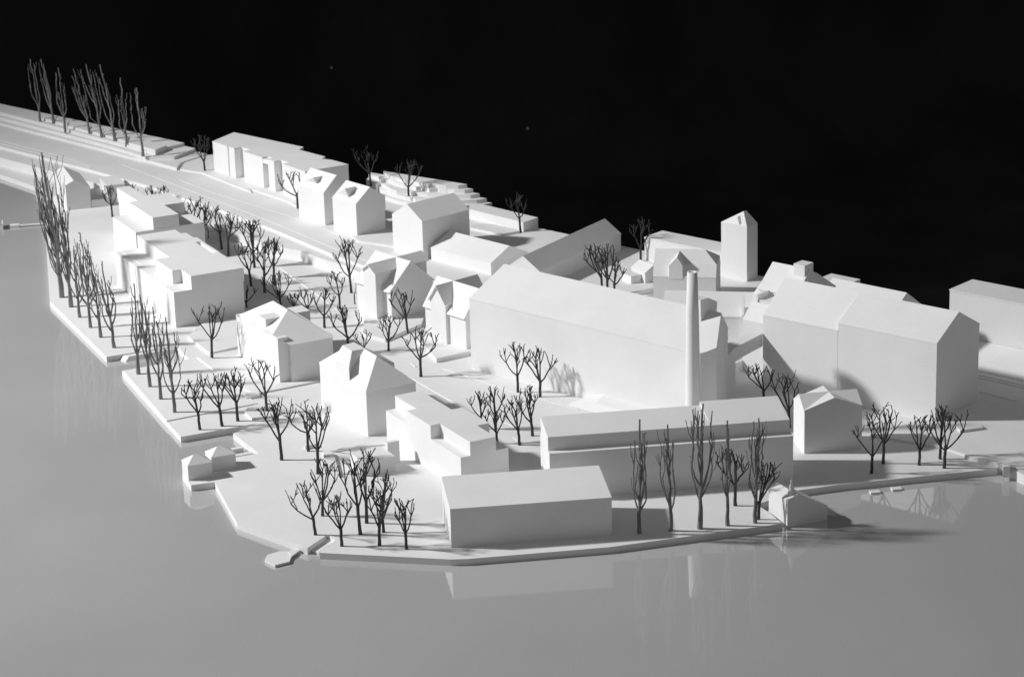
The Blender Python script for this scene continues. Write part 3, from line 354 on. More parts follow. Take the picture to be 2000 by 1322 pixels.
TREES = [
    {'kind': 'poplar', 'label': 'first twig poplar from the left in the rear left terrace row', 'o': [-28.116, 155.823, 1.32], 'h': 3.93, 'r': 0.39, 'lean': -0.31, 'group': 'poplars on the rear left terrace', 'n': 3},
    {'kind': 'poplar', 'label': 'second twig poplar from the left in the rear left terrace row', 'o': [-27.222, 155.162, 1.32], 'h': 4.01, 'r': 0.4, 'lean': -0.43, 'group': 'poplars on the rear left terrace', 'n': 4},
    {'kind': 'poplar', 'label': 'third twig poplar from the left in the rear left terrace row', 'o': [-26.203, 153.142, 1.32], 'h': 3.93, 'r': 0.37, 'lean': -0.12, 'group': 'poplars on the rear left terrace', 'n': 5},
    {'kind': 'poplar', 'label': 'fourth twig poplar from the left in the rear left terrace row', 'o': [-24.597, 152.146, 1.32], 'h': 4.0, 'r': 0.39, 'lean': -0.7, 'group': 'poplars on the rear left terrace', 'n': 6},
    {'kind': 'poplar', 'label': 'fifth twig poplar from the left in the rear left terrace row', 'o': [-23.757, 151.123, 1.32], 'h': 4.49, 'r': 0.51, 'lean': -0.6, 'group': 'poplars on the rear left terrace', 'n': 6},
    {'kind': 'poplar', 'label': 'sixth twig poplar from the left in the rear left terrace row', 'o': [-22.836, 150.102, 1.32], 'h': 4.65, 'r': 0.45, 'lean': -0.54, 'group': 'poplars on the rear left terrace', 'n': 4},
    {'kind': 'poplar', 'label': 'seventh twig poplar from the left in the rear left terrace row', 'o': [-22.048, 149.108, 1.32], 'h': 4.05, 'r': 0.39, 'lean': -0.06, 'group': 'poplars on the rear left terrace', 'n': 4},
    {'kind': 'poplar', 'label': 'eighth twig poplar from the left in the rear left terrace row', 'o': [-20.779, 146.57, 1.32], 'h': 3.96, 'r': 0.47, 'lean': -0.09, 'group': 'poplars on the rear left terrace', 'n': 5},
    {'kind': 'poplar', 'label': 'tallest twig poplar, bushy like a broom, at the far end of the left shore', 'o': [-21.716, 122.172, 0.25], 'h': 7.2, 'r': 0.87, 'lean': -0.4, 'group': 'poplars along the left shore', 'n': 26},
    {'kind': 'poplar', 'label': 'second twig poplar of the left shore row, right beside the broom-like one', 'o': [-21.021, 120.53, 0.25], 'h': 5.54, 'r': 0.47, 'lean': -0.2, 'group': 'poplars along the left shore', 'n': 10},
    {'kind': 'poplar', 'label': 'third twig poplar from the far end of the left shore row', 'o': [-20.344, 118.764, 0.25], 'h': 3.51, 'r': 0.41, 'lean': -0.02, 'group': 'poplars along the left shore', 'n': 7},
    {'kind': 'poplar', 'label': 'fourth twig poplar from the far end of the left shore row', 'o': [-19.593, 117.075, 0.25], 'h': 4.57, 'r': 0.6, 'lean': -0.14, 'group': 'poplars along the left shore', 'n': 10},
    {'kind': 'poplar', 'label': 'fifth twig poplar from the far end of the left shore row', 'o': [-18.897, 115.512, 0.25], 'h': 3.89, 'r': 0.38, 'lean': -0.21, 'group': 'poplars along the left shore', 'n': 7},
    {'kind': 'poplar', 'label': 'nearest twig poplar of the left shore row, at the plate corner', 'o': [-18.065, 113.895, 0.25], 'h': 4.09, 'r': 0.37, 'lean': -0.26, 'group': 'poplars along the left shore', 'n': 7},
    {'kind': 'poplar', 'label': 'first twig poplar from the back on the left quay deck before the inlet', 'o': [-16.438, 109.804, 0.3], 'h': 4.16, 'r': 0.36, 'lean': 0.08, 'group': 'poplars on the second left quay', 'n': 5},
    {'kind': 'poplar', 'label': 'second twig poplar from the back on the left quay deck before the inlet', 'o': [-15.713, 108.018, 0.3], 'h': 4.16, 'r': 0.35, 'lean': -0.16, 'group': 'poplars on the second left quay', 'n': 7},
    {'kind': 'poplar', 'label': 'third twig poplar from the back on the left quay deck before the inlet', 'o': [-15.047, 106.322, 0.3], 'h': 4.09, 'r': 0.41, 'lean': -0.07, 'group': 'poplars on the second left quay', 'n': 6},
    {'kind': 'poplar', 'label': 'fourth twig poplar from the back on the left quay deck before the inlet', 'o': [-14.253, 104.529, 0.3], 'h': 4.17, 'r': 0.44, 'lean': -0.1, 'group': 'poplars on the second left quay', 'n': 7},
    {'kind': 'poplar', 'label': 'first twig poplar from the left in the front row', 'o': [4.464, 89.629, 0.25], 'h': 4.41, 'r': 0.32, 'lean': 0.07, 'group': 'poplars in front of the two-tier block', 'n': 7},
    {'kind': 'poplar', 'label': 'second twig poplar from the left in the front row', 'o': [5.619, 89.793, 0.25], 'h': 4.12, 'r': 0.41, 'lean': -0.08, 'group': 'poplars in front of the two-tier block', 'n': 6},
    {'kind': 'poplar', 'label': 'third twig poplar from the left in the front row', 'o': [6.699, 89.913, 0.25], 'h': 4.83, 'r': 0.51, 'lean': 0.15, 'group': 'poplars in front of the two-tier block', 'n': 8},
    {'kind': 'poplar', 'label': 'fourth twig poplar from the left in the front row', 'o': [7.734, 90.139, 0.25], 'h': 4.09, 'r': 0.24, 'lean': 0.0, 'group': 'poplars in front of the two-tier block', 'n': 4},
    {'kind': 'poplar', 'label': 'fifth twig poplar from the left in the front row', 'o': [8.768, 90.315, 0.25], 'h': 4.1, 'r': 0.38, 'lean': 0.13, 'group': 'poplars in front of the two-tier block', 'n': 8},
    {'kind': 'broad', 'label': 'spreading bare tree behind the fourth front poplar', 'o': [8.194, 92.127, 0.25], 'h': 2.35, 'r': 0.73, 'lean': -0.19},
    {'kind': 'broad', 'label': 'low bare tree tangled with the last front poplar, beside the boathouse', 'o': [8.915, 90.662, 0.25], 'h': 2.26, 'r': 0.64, 'lean': 0.28},
    {'kind': 'broad', 'label': 'leftmost bare tree of the front grove, reaching out towards the lake', 'o': [-7.453, 90.38, 0.25], 'h': 2.1, 'r': 0.82, 'lean': -0.37, 'group': 'bare trees in the front left grove'},
    {'kind': 'broad', 'label': 'tall bare tree standing just behind the leftmost one of the front grove', 'o': [-7.302, 92.274, 0.25], 'h': 2.27, 'r': 0.54, 'lean': 0.19, 'group': 'bare trees in the front left grove'},
    {'kind': 'broad', 'label': 'bare tree of the front grove nearest the quay ramp', 'o': [-6.417, 89.203, 0.25], 'h': 2.08, 'r': 0.52, 'lean': -0.1, 'group': 'bare trees in the front left grove'},
    {'kind': 'broad', 'label': 'tall bare tree in the middle of the front grove with twin crowns', 'o': [-5.787, 90.305, 0.25], 'h': 3.03, 'r': 0.45, 'lean': -0.23, 'group': 'bare trees in the front left grove'},
    {'kind': 'broad', 'label': 'highest-crowned bare tree at the back of the front grove', 'o': [-5.609, 91.415, 0.25], 'h': 3.0, 'r': 0.53, 'lean': 0.04, 'group': 'bare trees in the front left grove'},
    {'kind': 'broad', 'label': 'bare tree of the front grove leaning towards the barn, farther of two close trunks', 'o': [-4.943, 90.443, 0.25], 'h': 2.4, 'r': 0.53, 'lean': 0.02, 'group': 'bare trees in the front left grove'},
    {'kind': 'broad', 'label': 'knotty bare tree of the front grove, nearer of two close trunks', 'o': [-5.043, 89.149, 0.25], 'h': 2.19, 'r': 0.45, 'lean': 0.06, 'group': 'bare trees in the front left grove'},
    {'kind': 'broad', 'label': 'smallest bare tree of the front grove, beside the barn wall', 'o': [-4.041, 88.73, 0.25], 'h': 1.95, 'r': 0.35, 'lean': -0.02, 'group': 'bare trees in the front left grove'},
    {'kind': 'broad', 'label': 'lowest bare tree at the tip of the left quay plate', 'o': [-12.967, 102.382, 0.25], 'h': 2.23, 'r': 0.45, 'lean': -0.21, 'group': 'bare trees along the left quay'},
    {'kind': 'broad', 'label': 'second bare tree from the tip of the left quay plate', 'o': [-12.084, 102.749, 0.25], 'h': 2.41, 'r': 0.58, 'lean': -0.33, 'group': 'bare trees along the left quay'},
    {'kind': 'broad', 'label': 'third bare tree from the tip of the left quay plate', 'o': [-11.491, 103.336, 0.25], 'h': 2.38, 'r': 0.52, 'lean': -0.17, 'group': 'bare trees along the left quay'},
    {'kind': 'broad', 'label': 'broad bare tree by the round step, with ball-tipped twigs over the villa wall', 'o': [-10.352, 104.217, 0.36], 'h': 2.23, 'r': 0.77, 'lean': -0.17, 'group': 'bare trees along the left quay'},
    {'kind': 'broad', 'label': 'lone bare tree on the open ground right of the boat huts', 'o': [-9.307, 98.489, 0.25], 'h': 2.63, 'r': 0.72, 'lean': -0.15, 'group': 'bare trees along the left quay'},
    {'kind': 'broad', 'label': 'bare tree with a small bench at its foot, left of the hipped house', 'o': [-8.297, 99.415, 0.25], 'h': 2.11, 'r': 0.66, 'lean': -0.26, 'group': 'bare trees along the left quay'},
    {'kind': 'broad', 'label': 'tall slim bare tree between the bench tree and the front grove', 'o': [-7.755, 96.798, 0.25], 'h': 2.91, 'r': 0.48, 'lean': 0.06, 'group': 'bare trees along the left quay'},
    {'kind': 'broad', 'label': 'lone bare tree in front of the long apartment block end', 'o': [-13.397, 111.716, 0.38], 'h': 2.53, 'r': 0.78, 'lean': 0.05},
    {'kind': 'broad', 'label': 'left one of two bare trees against the long factory wall', 'o': [0.196, 105.944, 0.25], 'h': 2.33, 'r': 0.62, 'lean': -0.1, 'group': 'bare trees before the long factory'},
    {'kind': 'broad', 'label': 'right one of two bare trees against the long factory wall, casting its shadow on it', 'o': [1.11, 105.326, 0.25], 'h': 2.27, 'r': 0.77, 'lean': 0.02, 'group': 'bare trees before the long factory'},
    {'kind': 'broad', 'label': 'leftmost bare tree behind the stepped block roof', 'o': [-1.361, 101.467, 0.25], 'h': 1.66, 'r': 0.43, 'lean': -0.12, 'group': 'bare trees before the long factory'},
    {'kind': 'broad', 'label': 'low bare tree poking over the near right corner of the stepped block', 'o': [-0.717, 99.691, 0.25], 'h': 1.53, 'r': 0.5, 'lean': -0.09, 'group': 'bare trees before the long factory'},
    {'kind': 'broad', 'label': 'taller bare tree right behind the one at the stepped block corner', 'o': [-0.774, 101.417, 0.25], 'h': 1.86, 'r': 0.38, 'lean': 0.04, 'group': 'bare trees before the long factory'},
    {'kind': 'broad', 'label': 'bare tree standing free between the stepped block and the two-tier block', 'o': [0.187, 99.435, 0.25], 'h': 2.09, 'r': 0.54, 'lean': -0.24, 'group': 'bare trees before the long factory'},
    {'kind': 'broad', 'label': 'bare tree nearest the left end of the two-tier block', 'o': [0.718, 100.487, 0.25], 'h': 2.17, 'r': 0.48, 'lean': -0.23, 'group': 'bare trees before the long factory'},
    {'kind': 'broad', 'label': 'large lone bare tree in the open court before the pinwheel-roofed house', 'o': [-4.004, 108.487, 0.25], 'h': 2.37, 'r': 0.91, 'lean': 0.07},
    {'kind': 'broad', 'label': 'bare tree behind the hipped house, left of the large court tree', 'o': [-5.543, 112.288, 0.25], 'h': 1.68, 'r': 0.57, 'lean': 0.14, 'group': 'bare trees on the square'},
    {'kind': 'broad', 'label': 'slender-trunked bare tree before the shaded gable of the pinwheel house', 'o': [-4.77, 114.888, 0.25], 'h': 2.1, 'r': 0.7, 'lean': -0.33, 'group': 'bare trees on the square'},
    {'kind': 'broad', 'label': 'squat bare tree right behind the hipped house ridge', 'o': [-6.649, 111.868, 0.25], 'h': 1.13, 'r': 0.49, 'lean': 0.06, 'group': 'bare trees on the square'},
    {'kind': 'broad', 'label': 'wide bare tree left of the squat one, behind the hipped house', 'o': [-7.346, 112.081, 0.25], 'h': 2.23, 'r': 0.86, 'lean': -0.06, 'group': 'bare trees on the square'},
    {'kind': 'broad', 'label': 'slim bare tree on the square before the large round crown', 'o': [-8.084, 118.983, 0.25], 'h': 1.86, 'r': 0.42, 'lean': -0.13, 'group': 'bare trees on the square'},
    {'kind': 'broad', 'label': 'large round-crowned bare tree beside the pinwheel house', 'o': [-7.68, 121.564, 0.25], 'h': 2.71, 'r': 0.72, 'lean': -0.07, 'group': 'bare trees on the square', 'dense': 1},
    {'kind': 'broad', 'label': 'thin sapling with one side branch at the foot of the round-crowned tree', 'o': [-7.415, 119.668, 0.25], 'h': 1.34, 'r': 0.18, 'lean': 0.11, 'group': 'bare trees on the square', 'small': 1},
    {'kind': 'broad', 'label': 'bare tree right of the villa, crossing the slim one with its twigs', 'o': [-8.635, 116.038, 0.25], 'h': 1.97, 'r': 0.58, 'lean': 0.06, 'group': 'bare trees on the square'},
    {'kind': 'broad', 'label': 'low bare tree peeking over the rear wing of the villa', 'o': [-9.467, 117.559, 0.25], 'h': 1.5, 'r': 0.47, 'lean': -0.16, 'group': 'bare trees on the square'},
    {'kind': 'broad', 'label': 'tiny-looking tangled bare tree directly behind the villa roof', 'o': [-10.272, 118.452, 0.25], 'h': 1.06, 'r': 0.34, 'lean': 0.05, 'group': 'bare trees on the square'},
    {'kind': 'broad', 'label': 'dense bare tree behind the villa ridge', 'o': [-10.868, 119.004, 0.25], 'h': 1.91, 'r': 0.85, 'lean': -0.15, 'group': 'bare trees on the square', 'dense': 1},
    {'kind': 'broad', 'label': 'bare tree in shadow between the villa and the long apartment block', 'o': [-12.504, 119.162, 0.25], 'h': 1.21, 'r': 0.87, 'lean': -0.15, 'group': 'bare trees on the square'},
    {'kind': 'broad', 'label': 'nearest bare tree of the avenue, trunk foot in the block shadow', 'o': [-11.884, 121.98, 0.25], 'h': 2.82, 'r': 0.59, 'lean': 0.12, 'group': 'bare trees of the avenue behind the apartment blocks'},
    {'kind': 'broad', 'label': 'bare tree of the avenue with fan-like twigs at the long block corner', 'o': [-12.631, 123.188, 0.25], 'h': 2.2, 'r': 0.47, 'lean': -0.25, 'group': 'bare trees of the avenue behind the apartment blocks'},
    {'kind': 'broad', 'label': 'outermost bare tree of the avenue towards the square', 'o': [-11.621, 124.33, 0.25], 'h': 2.09, 'r': 0.45, 'lean': 0.08, 'group': 'bare trees of the avenue behind the apartment blocks'},
    {'kind': 'broad', 'label': 'tall bare tree of the avenue behind the long block roof edge', 'o': [-12.757, 126.447, 0.25], 'h': 2.51, 'r': 0.64, 'lean': -0.05, 'group': 'bare trees of the avenue behind the apartment blocks', 'dense': 1},
    {'kind': 'broad', 'label': 'bare tree of the avenue behind the slot in the long block roof', 'o': [-14.28, 128.761, 0.25], 'h': 2.34, 'r': 0.51, 'lean': 0.3, 'group': 'bare trees of the avenue behind the apartment blocks'},
    {'kind': 'broad', 'label': 'leaning bare tree of the avenue left of the slot', 'o': [-14.744, 130.061, 0.25], 'h': 2.36, 'r': 0.37, 'lean': -0.29, 'group': 'bare trees of the avenue behind the apartment blocks'},
    {'kind': 'broad', 'label': 'bare tree of the avenue second from the far end, with one knobbed branch', 'o': [-15.874, 131.85, 0.25], 'h': 2.09, 'r': 0.44, 'lean': 0.2, 'group': 'bare trees of the avenue behind the apartment blocks'},
    {'kind': 'broad', 'label': 'farthest bare tree of the avenue, beside the wing of the smaller block', 'o': [-16.401, 132.305, 0.25], 'h': 2.23, 'r': 0.59, 'lean': 0.08, 'group': 'bare trees of the avenue behind the apartment blocks'},
    {'kind': 'broad', 'label': 'small bare tree under the avenue crowns near its far end', 'o': [-15.646, 132.225, 0.25], 'h': 0.99, 'r': 0.29, 'lean': 0.0, 'group': 'bare trees of the avenue behind the apartment blocks', 'small': 1},
    {'kind': 'broad', 'label': 'left of three twig tips showing over the smaller apartment block roof', 'o': [-20.368, 138.902, 0.25], 'h': 1.38, 'r': 0.31, 'lean': 0.0, 'group': 'treetops behind the smaller apartment block'},
    {'kind': 'broad', 'label': 'middle of three twig tips showing over the smaller apartment block roof', 'o': [-19.338, 138.461, 0.25], 'h': 1.38, 'r': 0.31, 'lean': 0.0, 'group': 'treetops behind the smaller apartment block'},
    {'kind': 'broad', 'label': 'right of three twig tips showing over the smaller apartment block roof', 'o': [-18.662, 138.386, 0.25], 'h': 1.37, 'r': 0.31, 'lean': 0.0, 'group': 'treetops behind the smaller apartment block'},
    {'kind': 'broad', 'label': 'bare tree at the left rear corner of the smaller apartment block', 'o': [-21.304, 137.171, 0.25], 'h': 1.79, 'r': 0.52, 'lean': -0.08},
    {'kind': 'broad', 'label': 'bare tree on the street corner before the long back block', 'o': [-16.968, 143.95, 0.9], 'h': 2.24, 'r': 0.52, 'lean': -0.2},
    {'kind': 'broad', 'label': 'bare tree standing in front of the long back block facade', 'o': [-11.137, 135.039, 1.0], 'h': 2.15, 'r': 0.69, 'lean': -0.34},
    {'kind': 'broad', 'label': 'dim bare tree at the left end of the terraced hill', 'o': [-7.404, 138.149, 1.3], 'h': 2.24, 'r': 0.78, 'lean': -0.28},
    {'kind': 'broad', 'label': 'bare tree in the middle of the terraced hill', 'o': [-5.27, 135.801, 1.05], 'h': 2.21, 'r': 0.8, 'lean': 0.04},
    {'kind': 'broad', 'label': 'bare tree with short curled branches by the raised garden block', 'o': [0.595, 129.323, 0.9], 'h': 2.02, 'r': 0.52, 'lean': -0.18},
    {'kind': 'broad', 'label': 'faint bare tree at the back edge left of the flat block', 'o': [6.372, 123.411, 0.9], 'h': 2.22, 'r': 0.56, 'lean': 0.06},
    {'kind': 'broad', 'label': 'left of three bare trees behind the long factory roof', 'o': [4.273, 117.954, 0.9], 'h': 2.46, 'r': 0.57, 'lean': -0.38, 'group': 'bare trees behind the long factory roof'},
    {'kind': 'broad', 'label': 'middle of three bare trees behind the long factory roof', 'o': [4.525, 117.679, 0.9], 'h': 2.6, 'r': 0.54, 'lean': -0.11, 'group': 'bare trees behind the long factory roof'},
    {'kind': 'broad', 'label': 'right of three bare trees behind the long factory roof', 'o': [4.819, 117.318, 0.9], 'h': 1.91, 'r': 0.55, 'lean': 0.07, 'group': 'bare trees behind the long factory roof'},
    {'kind': 'broad', 'label': 'bare tree in the passage below the covered bridge', 'o': [10.408, 103.526, 0.25], 'h': 1.89, 'r': 0.79, 'lean': -0.19},
    {'kind': 'broad', 'label': 'bare two-stemmed tree between the two-tier block and the small cross-gabled house', 'o': [11.155, 100.597, 0.25], 'h': 2.39, 'r': 0.6, 'lean': -0.27},
    {'kind': 'broad', 'label': 'leftmost bare tree on the right quay', 'o': [13.722, 95.127, 0.25], 'h': 2.22, 'r': 0.74, 'lean': -0.09, 'group': 'bare trees on the right quay'},
    {'kind': 'broad', 'label': 'tallest bare tree on the right quay, behind the leftmost one', 'o': [14.324, 96.158, 0.25], 'h': 2.49, 'r': 0.67, 'lean': -0.03, 'group': 'bare trees on the right quay'},
    {'kind': 'broad', 'label': 'middle bare tree of the right quay', 'o': [15.677, 95.876, 0.25], 'h': 2.11, 'r': 0.56, 'lean': 0.02, 'group': 'bare trees on the right quay'},
    {'kind': 'broad', 'label': 'rear bare tree of the right quay, seen through the big one', 'o': [16.594, 96.491, 0.25], 'h': 2.22, 'r': 0.42, 'lean': 0.06, 'group': 'bare trees on the right quay'},
    {'kind': 'broad', 'label': 'biggest bare tree of the right quay, wide as a fan', 'o': [16.584, 95.461, 0.25], 'h': 2.39, 'r': 0.97, 'lean': 0.1, 'group': 'bare trees on the right quay'},
]

# ------------------------------------------------------------------ lake, base board, backdrop
EA = Vector((-31.5, 161.2)); ED = Vector((math.cos(math.radians(-43.3)), math.sin(math.radians(-43.3)))); EN = Vector((ED.y, -ED.x))
q = [EA + ED * -25.5, EA + ED * 105.5, EA + ED * 105.5 + EN * 95, EA + ED * -25.5 + EN * 95]
lake = prism('lake', [(p.x, p.y) for p in q], -1.2, 0.0, MAT['water'])
lake['kind'] = 'structure'
q = [EA + ED * -25.7 - EN * .1, EA + ED * 105.7 - EN * .1, EA + ED * 105.7 + EN * 95.2, EA + ED * -25.7 + EN * 95.2]
board = prism('base_board', [(p.x, p.y) for p in q], -3.4, -1.21, MAT['ground'])
board['kind'] = 'structure'

def backdrop():
    rng = random.Random(5)
    folds = [(rng.uniform(-230, 230), rng.uniform(3, 14), rng.uniform(-1.4, 1.4), rng.uniform(-.25, .25)) for _ in range(60)]
    nx, ns = 260, 70
    v, f = [], []
    for j in range(ns + 1):
        t = j / ns
        for i in range(nx + 1):
            x = -260 + 520 * i / nx
            if t < .45:                                    # cloth lying behind and below the board
                y = -40 + 270 * (t / .45); z = -24.0
            elif t < .6:
                a = (t - .45) / .15 * math.pi / 2
                y = 230 + 22 * math.sin(a); z = -24 + 22 * (1 - math.cos(a))
            else:
                y = 252; z = -2 + (t - .6) / .4 * 190
            d = 0.0
            for cx, w, h, sl in folds:
                d += h * math.exp(-((x - cx - sl * (z + y)) / w) ** 2)
            d += .25 * math.sin(x * .31 + y * .09) * math.sin(y * .17 + x * .05)
            w1 = max(0., min(1., (t - .4) / .2))
            v.append((x, y - d * w1, z + d * (1 - w1) * .6))
    for j in range(ns):
        for i in range(nx):
            a = j * (nx + 1) + i
            f.append([a, a + 1, a + nx + 2, a + nx + 1])
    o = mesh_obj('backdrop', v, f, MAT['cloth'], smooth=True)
    o['kind'] = 'structure'
    return o
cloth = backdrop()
dg = bpy.context.evaluated_depsgraph_get()
rng = random.Random(3)
for tx, tz in [(-16, -13.2), (2, -19.5), (-38, 6), (58, -22), (52, -18), (30, 4), (-60, -8)]:
    hit, loc, nor, idx = cloth.ray_cast(Vector((0, 0, .36)), (Vector((tx * S * 1.0, 2.4, tz * S)) - Vector((0, 0, .36))).normalized())
    if hit:
        r = rng.uniform(.12, .2)
        p = loc / S + nor * .1
        mesh_obj('lint', [(p.x + r, p.y, p.z), (p.x - r, p.y, p.z), (p.x, p.y + r, p.z), (p.x, p.y - r, p.z), (p.x, p.y, p.z + r), (p.x, p.y, p.z - r)],
                 [[0, 2, 4], [2, 1, 4], [1, 3, 4], [3, 0, 4], [2, 0, 5], [1, 2, 5], [3, 1, 5], [0, 3, 5]], MAT['lint'], cloth)

# ------------------------------------------------------------------ terrain sheets
land_by_name = {}
for d in LAND:
    par = land_by_name.get(d.get('parent'))
    o = prism(d['name'], d['pts'], d['z0'], d['z1'], MAT['ground'], par)
    if par is None:
        o['kind'] = 'structure'
        land_by_name.setdefault(d['name'], o)

# ------------------------------------------------------------------ buildings
ROOFISH = ('roof', 'main_roof', 'cross_roof', 'old_roof', 'lower_roof', 'bay_roof')
for d in BUILDINGS:
    root = thing(d['name'], d['label'], d['cat'], d['o'], math.radians(d['az']), d.get('group'))
    for p in d['parts']:
        kind, name = p[0], p[1]
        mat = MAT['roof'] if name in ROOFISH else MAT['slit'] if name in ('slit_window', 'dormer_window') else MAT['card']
        if kind == 'prism':
            prism(name, p[2], p[3], p[4], mat, root)
        elif kind == 'ext':
            extrusion(name, p[2], p[3], p[4], p[5], mat, root)
        elif kind == 'mesh':
            fix_normals(mesh_obj(name, p[2], p[3], mat, root))
        elif kind == 'lathe':
            lathe(name, p[2], mat, root)

# ------------------------------------------------------------------ trees
class Tubes:
    def __init__(self):
        self.v, self.f = [], []
    def add(self, pts, radii, sides=6):
        prev = None
        base = len(self.v)
        n = len(pts)
        ref = Vector((0.31, 0.77, 0.1))
        for i, p in enumerate(pts):
            d = (pts[min(i + 1, n - 1)] - pts[max(i - 1, 0)]).normalized()
            a = d.cross(ref)
            if a.length < 1e-4:
                a = d.cross(Vector((1, 0, 0)))
            a.normalize()
            b = d.cross(a)
            for k in range(sides):
                t = 2 * math.pi * k / sides
                q = p + (a * math.cos(t) + b * math.sin(t)) * radii[i]
                self.v.append((q.x, q.y, q.z))
        for i in range(n - 1):
            for k in range(sides):
                k2 = (k + 1) % sides
                self.f.append([base + i * sides + k, base + i * sides + k2, base + (i + 1) * sides + k2, base + (i + 1) * sides + k])
        self.f.append([base + k for k in range(sides - 1, -1, -1)])
        self.f.append([base + (n - 1) * sides + k for k in range(sides)])
    def build(self, name, mat, parent):
        return mesh_obj(name, self.v, self.f, mat, parent)

def jig(rng, a):
    return Vector((rng.uniform(-a, a), rng.uniform(-a, a), rng.uniform(-a, a)))

def path(rng, a, b, n, wob, sag=None):
    out = []
    for i in range(n + 1):
        t = i / n
        p = a.lerp(b, t)
        if sag is not None:
            p = p + sag * (4 * t * (1 - t))
        if 0 < i < n:
            p = p + jig(rng, wob)
        out.append(p)
    return out

def broad_tree(d, rng, root):
    """twisted-wire tree: a trunk bundle that splits two or three times into straight blunt wires"""
    H, R, lean = d['h'], d['r'], d['lean']
    small = d.get('small', 0)
    mat = MAT['wire']
    fork = Vector((lean * .15 + rng.uniform(-.03, .03), rng.uniform(-.03, .03), H * rng.uniform(.3, .42)))
    r0 = .038 + .010 * H * rng.uniform(.85, 1.15)
    if small == 1:
        r0 *= .6
    tb = Tubes()
    tp = path(rng, Vector((0, 0, -.02)), fork, 4, .012)
    tb.add(tp, [r0 * 1.18, r0, r0 * .94, r0 * .94, r0 * 1.0], 7)
    nl = {0: rng.choice((4, 5, 5)), 1: 1, 2: 2}[small] + (3 if d.get('dense') else 0)
    tb.build('trunk', mat, root)
    # two limbs reach the full width seen in the photograph, the rest fill the round
    sides = [0.0, math.pi]
    for i in range(nl):
        if i < 2 and small != 1:
            az = sides[i] + rng.uniform(-.35, .35)
            rr = R * rng.uniform(.6, .72)
            hz = rng.uniform(.56, .7)
        else:
            az = math.pi / 2 + (i % 2) * math.pi + rng.uniform(-.7, .7)
            rr = R * rng.uniform(.12, .6)
            hz = rng.uniform(.6, .78)
        mid = Vector((lean * .85 + rr * math.cos(az), rr * math.sin(az), H * hz))
        start = tp[3].lerp(fork, rng.uniform(.0, 1.0))
        br = Tubes()
        rl = r0 * rng.uniform(.46, .58)
        lp = path(rng, start, mid, 3, .018, Vector((math.cos(az), math.sin(az), -1)) * .025 * H * rng.uniform(-.2, 1))
        br.add(lp, [rl * 1.1, rl, rl * .92, rl * .88])
        outd = Vector((math.cos(az), math.sin(az), 0))
        nd = rng.choice((3, 3, 4)) if not small else 2
        for k in range(nd):
            st = mid if k < 2 else lp[1].lerp(lp[3], rng.uniform(.35, .95))
            fan = (k - (nd - 1) / 2) * .75 + rng.uniform(-.3, .3)
            side = Vector((-math.sin(az), math.cos(az), 0))
            run = H * rng.uniform(.14, .25)
            dirn = (Vector((0, 0, 1)) + outd * math.sin(fan + .25) * .75 + side * rng.uniform(-.6, .6)).normalized()
            end = st + dirn * run
            end.x = max(lean - R, min(lean + R, end.x)); end.z = min(end.z, H * rng.uniform(.86, .96))
            r2 = rl * rng.uniform(.62, .74)
            sp = path(rng, st, end, 2, .016)
            br.add(sp, [r2, r2 * .96, r2 * .96], 5)
            for q in range(rng.choice((1, 2, 2, 3))):
                s3 = sp[1].lerp(sp[2], rng.uniform(.1, .95)) if q else sp[2]
                dr = (dirn + jig(rng, .7) + Vector((0, 0, .35))).normalized()
                e3 = s3 + dr * H * rng.uniform(.06, .14)
                e3.x = max(lean - R * 1.02, min(lean + R * 1.02, e3.x)); e3.z = min(e3.z, H * rng.uniform(.94, 1.0))
                r3 = r2 * rng.uniform(.72, .88)
                br.add([s3, s3.lerp(e3, .6) + jig(rng, .008), e3], [r3, r3 * .95, r3 * rng.choice((.95, 1.0, 1.2))], 5)
        br.build('branch', mat, root)

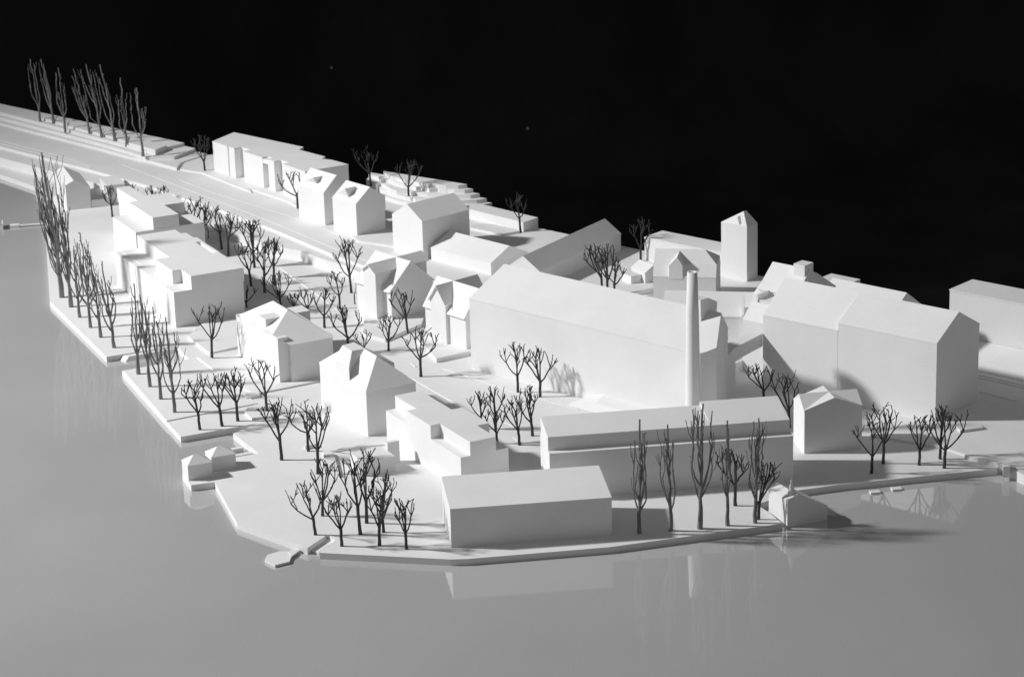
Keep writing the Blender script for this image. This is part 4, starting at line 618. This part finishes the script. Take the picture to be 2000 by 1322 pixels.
def poplar(d, rng, root):
    """real twig bundle: short knotty trunk, stems that swing out like a lyre and then rise nearly parallel"""
    H, R, lean, n = d['h'], d['r'], d['lean'], d.get('n', 5)
    mat = MAT['twig']
    dense = n > 12
    fz = H * (.14 if dense else rng.uniform(.2, .28))
    r0 = .042 + .009 * H * rng.uniform(.8, 1.15) + (.02 if dense else 0)
    # main stem
    mp = [Vector((0, 0, -.02))]
    steps = 12
    for k in range(1, steps + 1):
        s = k / steps
        mp.append(Vector((lean * s ** 1.3, 0, H * s)) + jig(rng, .02 + .012 * H * s * .5) * (1 if k < steps else .3))
    def stem_r(s):
        return r0 * (1.15 - 1.6 * s) if s < .3 else r0 * .67 * (1.0 - .6 * (s - .3))
    cut = max(2, round(fz / H * steps) + 1)
    tb = Tubes()
    tb.add(mp[:cut + 1], [stem_r(k / steps) * rng.uniform(.9, 1.12) for k in range(cut + 1)], 8)
    tb.build('trunk', mat, root)
    for i in range(n):
        br = Tubes()
        if i == 0:
            pts = mp[cut:]
            r1 = r0 * .6
            az = rng.uniform(0, 6.28)
            radii = [stem_r((k + cut) / steps) * rng.uniform(.86, 1.16) for k in range(len(pts))]
        else:
            az = (0.0, math.pi)[i % 2] + rng.uniform(-1.0, 1.0) if i < 5 else rng.uniform(0, 6.28)
            rr = R * (rng.uniform(.75, 1.0) if i < 3 else rng.uniform(.2, .9))
            top = H * rng.uniform(.62, .97)
            hs = fz * rng.uniform(.75, 1.1) + (0 if i < 3 else H * rng.uniform(0, .28))
            k0 = hs / H * steps
            st = mp[int(k0)].lerp(mp[int(k0) + 1], k0 - int(k0))
            out = Vector((math.cos(az), math.sin(az), 0))
            rise = rng.uniform(.1, .26) * H
            knee = Vector((lean * .45, 0, hs + rise)) + out * rr * rng.uniform(.75, 1.0)
            end = Vector((lean, 0, max(top, knee.z + .2 * H))) + out * rr * rng.uniform(.45, 1.0)
            c1 = path(rng, st, knee, 4, .014, (out * .8 - Vector((0, 0, .4))) * rng.uniform(.0, .2) * rr)
            c2 = path(rng, knee, end, 7, .02 + .06 * R * rng.random())
            pts = c1 + c2[1:]
            r1 = rng.uniform(.021, .032) * (1.0 + .05 * H) * (.85 if dense else 1.0)
            m_ = len(pts) - 1
            radii = [r1 * (1.2 - .55 * k / m_) * rng.uniform(.86, 1.18) for k in range(m_ + 1)]
        br.add(pts, radii, 6)
        m_ = len(pts) - 1
        for _ in range(rng.choice((2, 3, 4, 5))):                # side twigs and bud stubs
            k = rng.randrange(min(3, m_ - 1), m_)
            p = pts[k].lerp(pts[k + 1], rng.random())
            a2 = az + rng.uniform(-1.6, 1.6)
            o2 = Vector((math.cos(a2), math.sin(a2), 0))
            if rng.random() < .4 and p.z < .85 * H:
                L = min(H * rng.uniform(.07, .2), .97 * H - p.z)
                e = p + o2 * L * rng.uniform(.15, .45) + Vector((0, 0, L))
                br.add([p, p.lerp(e, .4) + o2 * L * .08, e], [r1 * .55, r1 * .45, r1 * .4], 5)
            else:
                e = p + o2 * rng.uniform(.04, .09) + Vector((0, 0, rng.uniform(.02, .08)))
                br.add([p, e], [r1 * .6, r1 * .5], 5)
        br.build('branch', mat, root)

for i, d in enumerate(TREES):
    rng = random.Random(1000 + i * 7)
    pop = d['kind'] == 'poplar'
    root = thing('poplar_tree' if pop else 'bare_tree', d['label'], 'tree', d['o'], 0.0, d.get('group'))
    (poplar if pop else broad_tree)(d, rng, root)
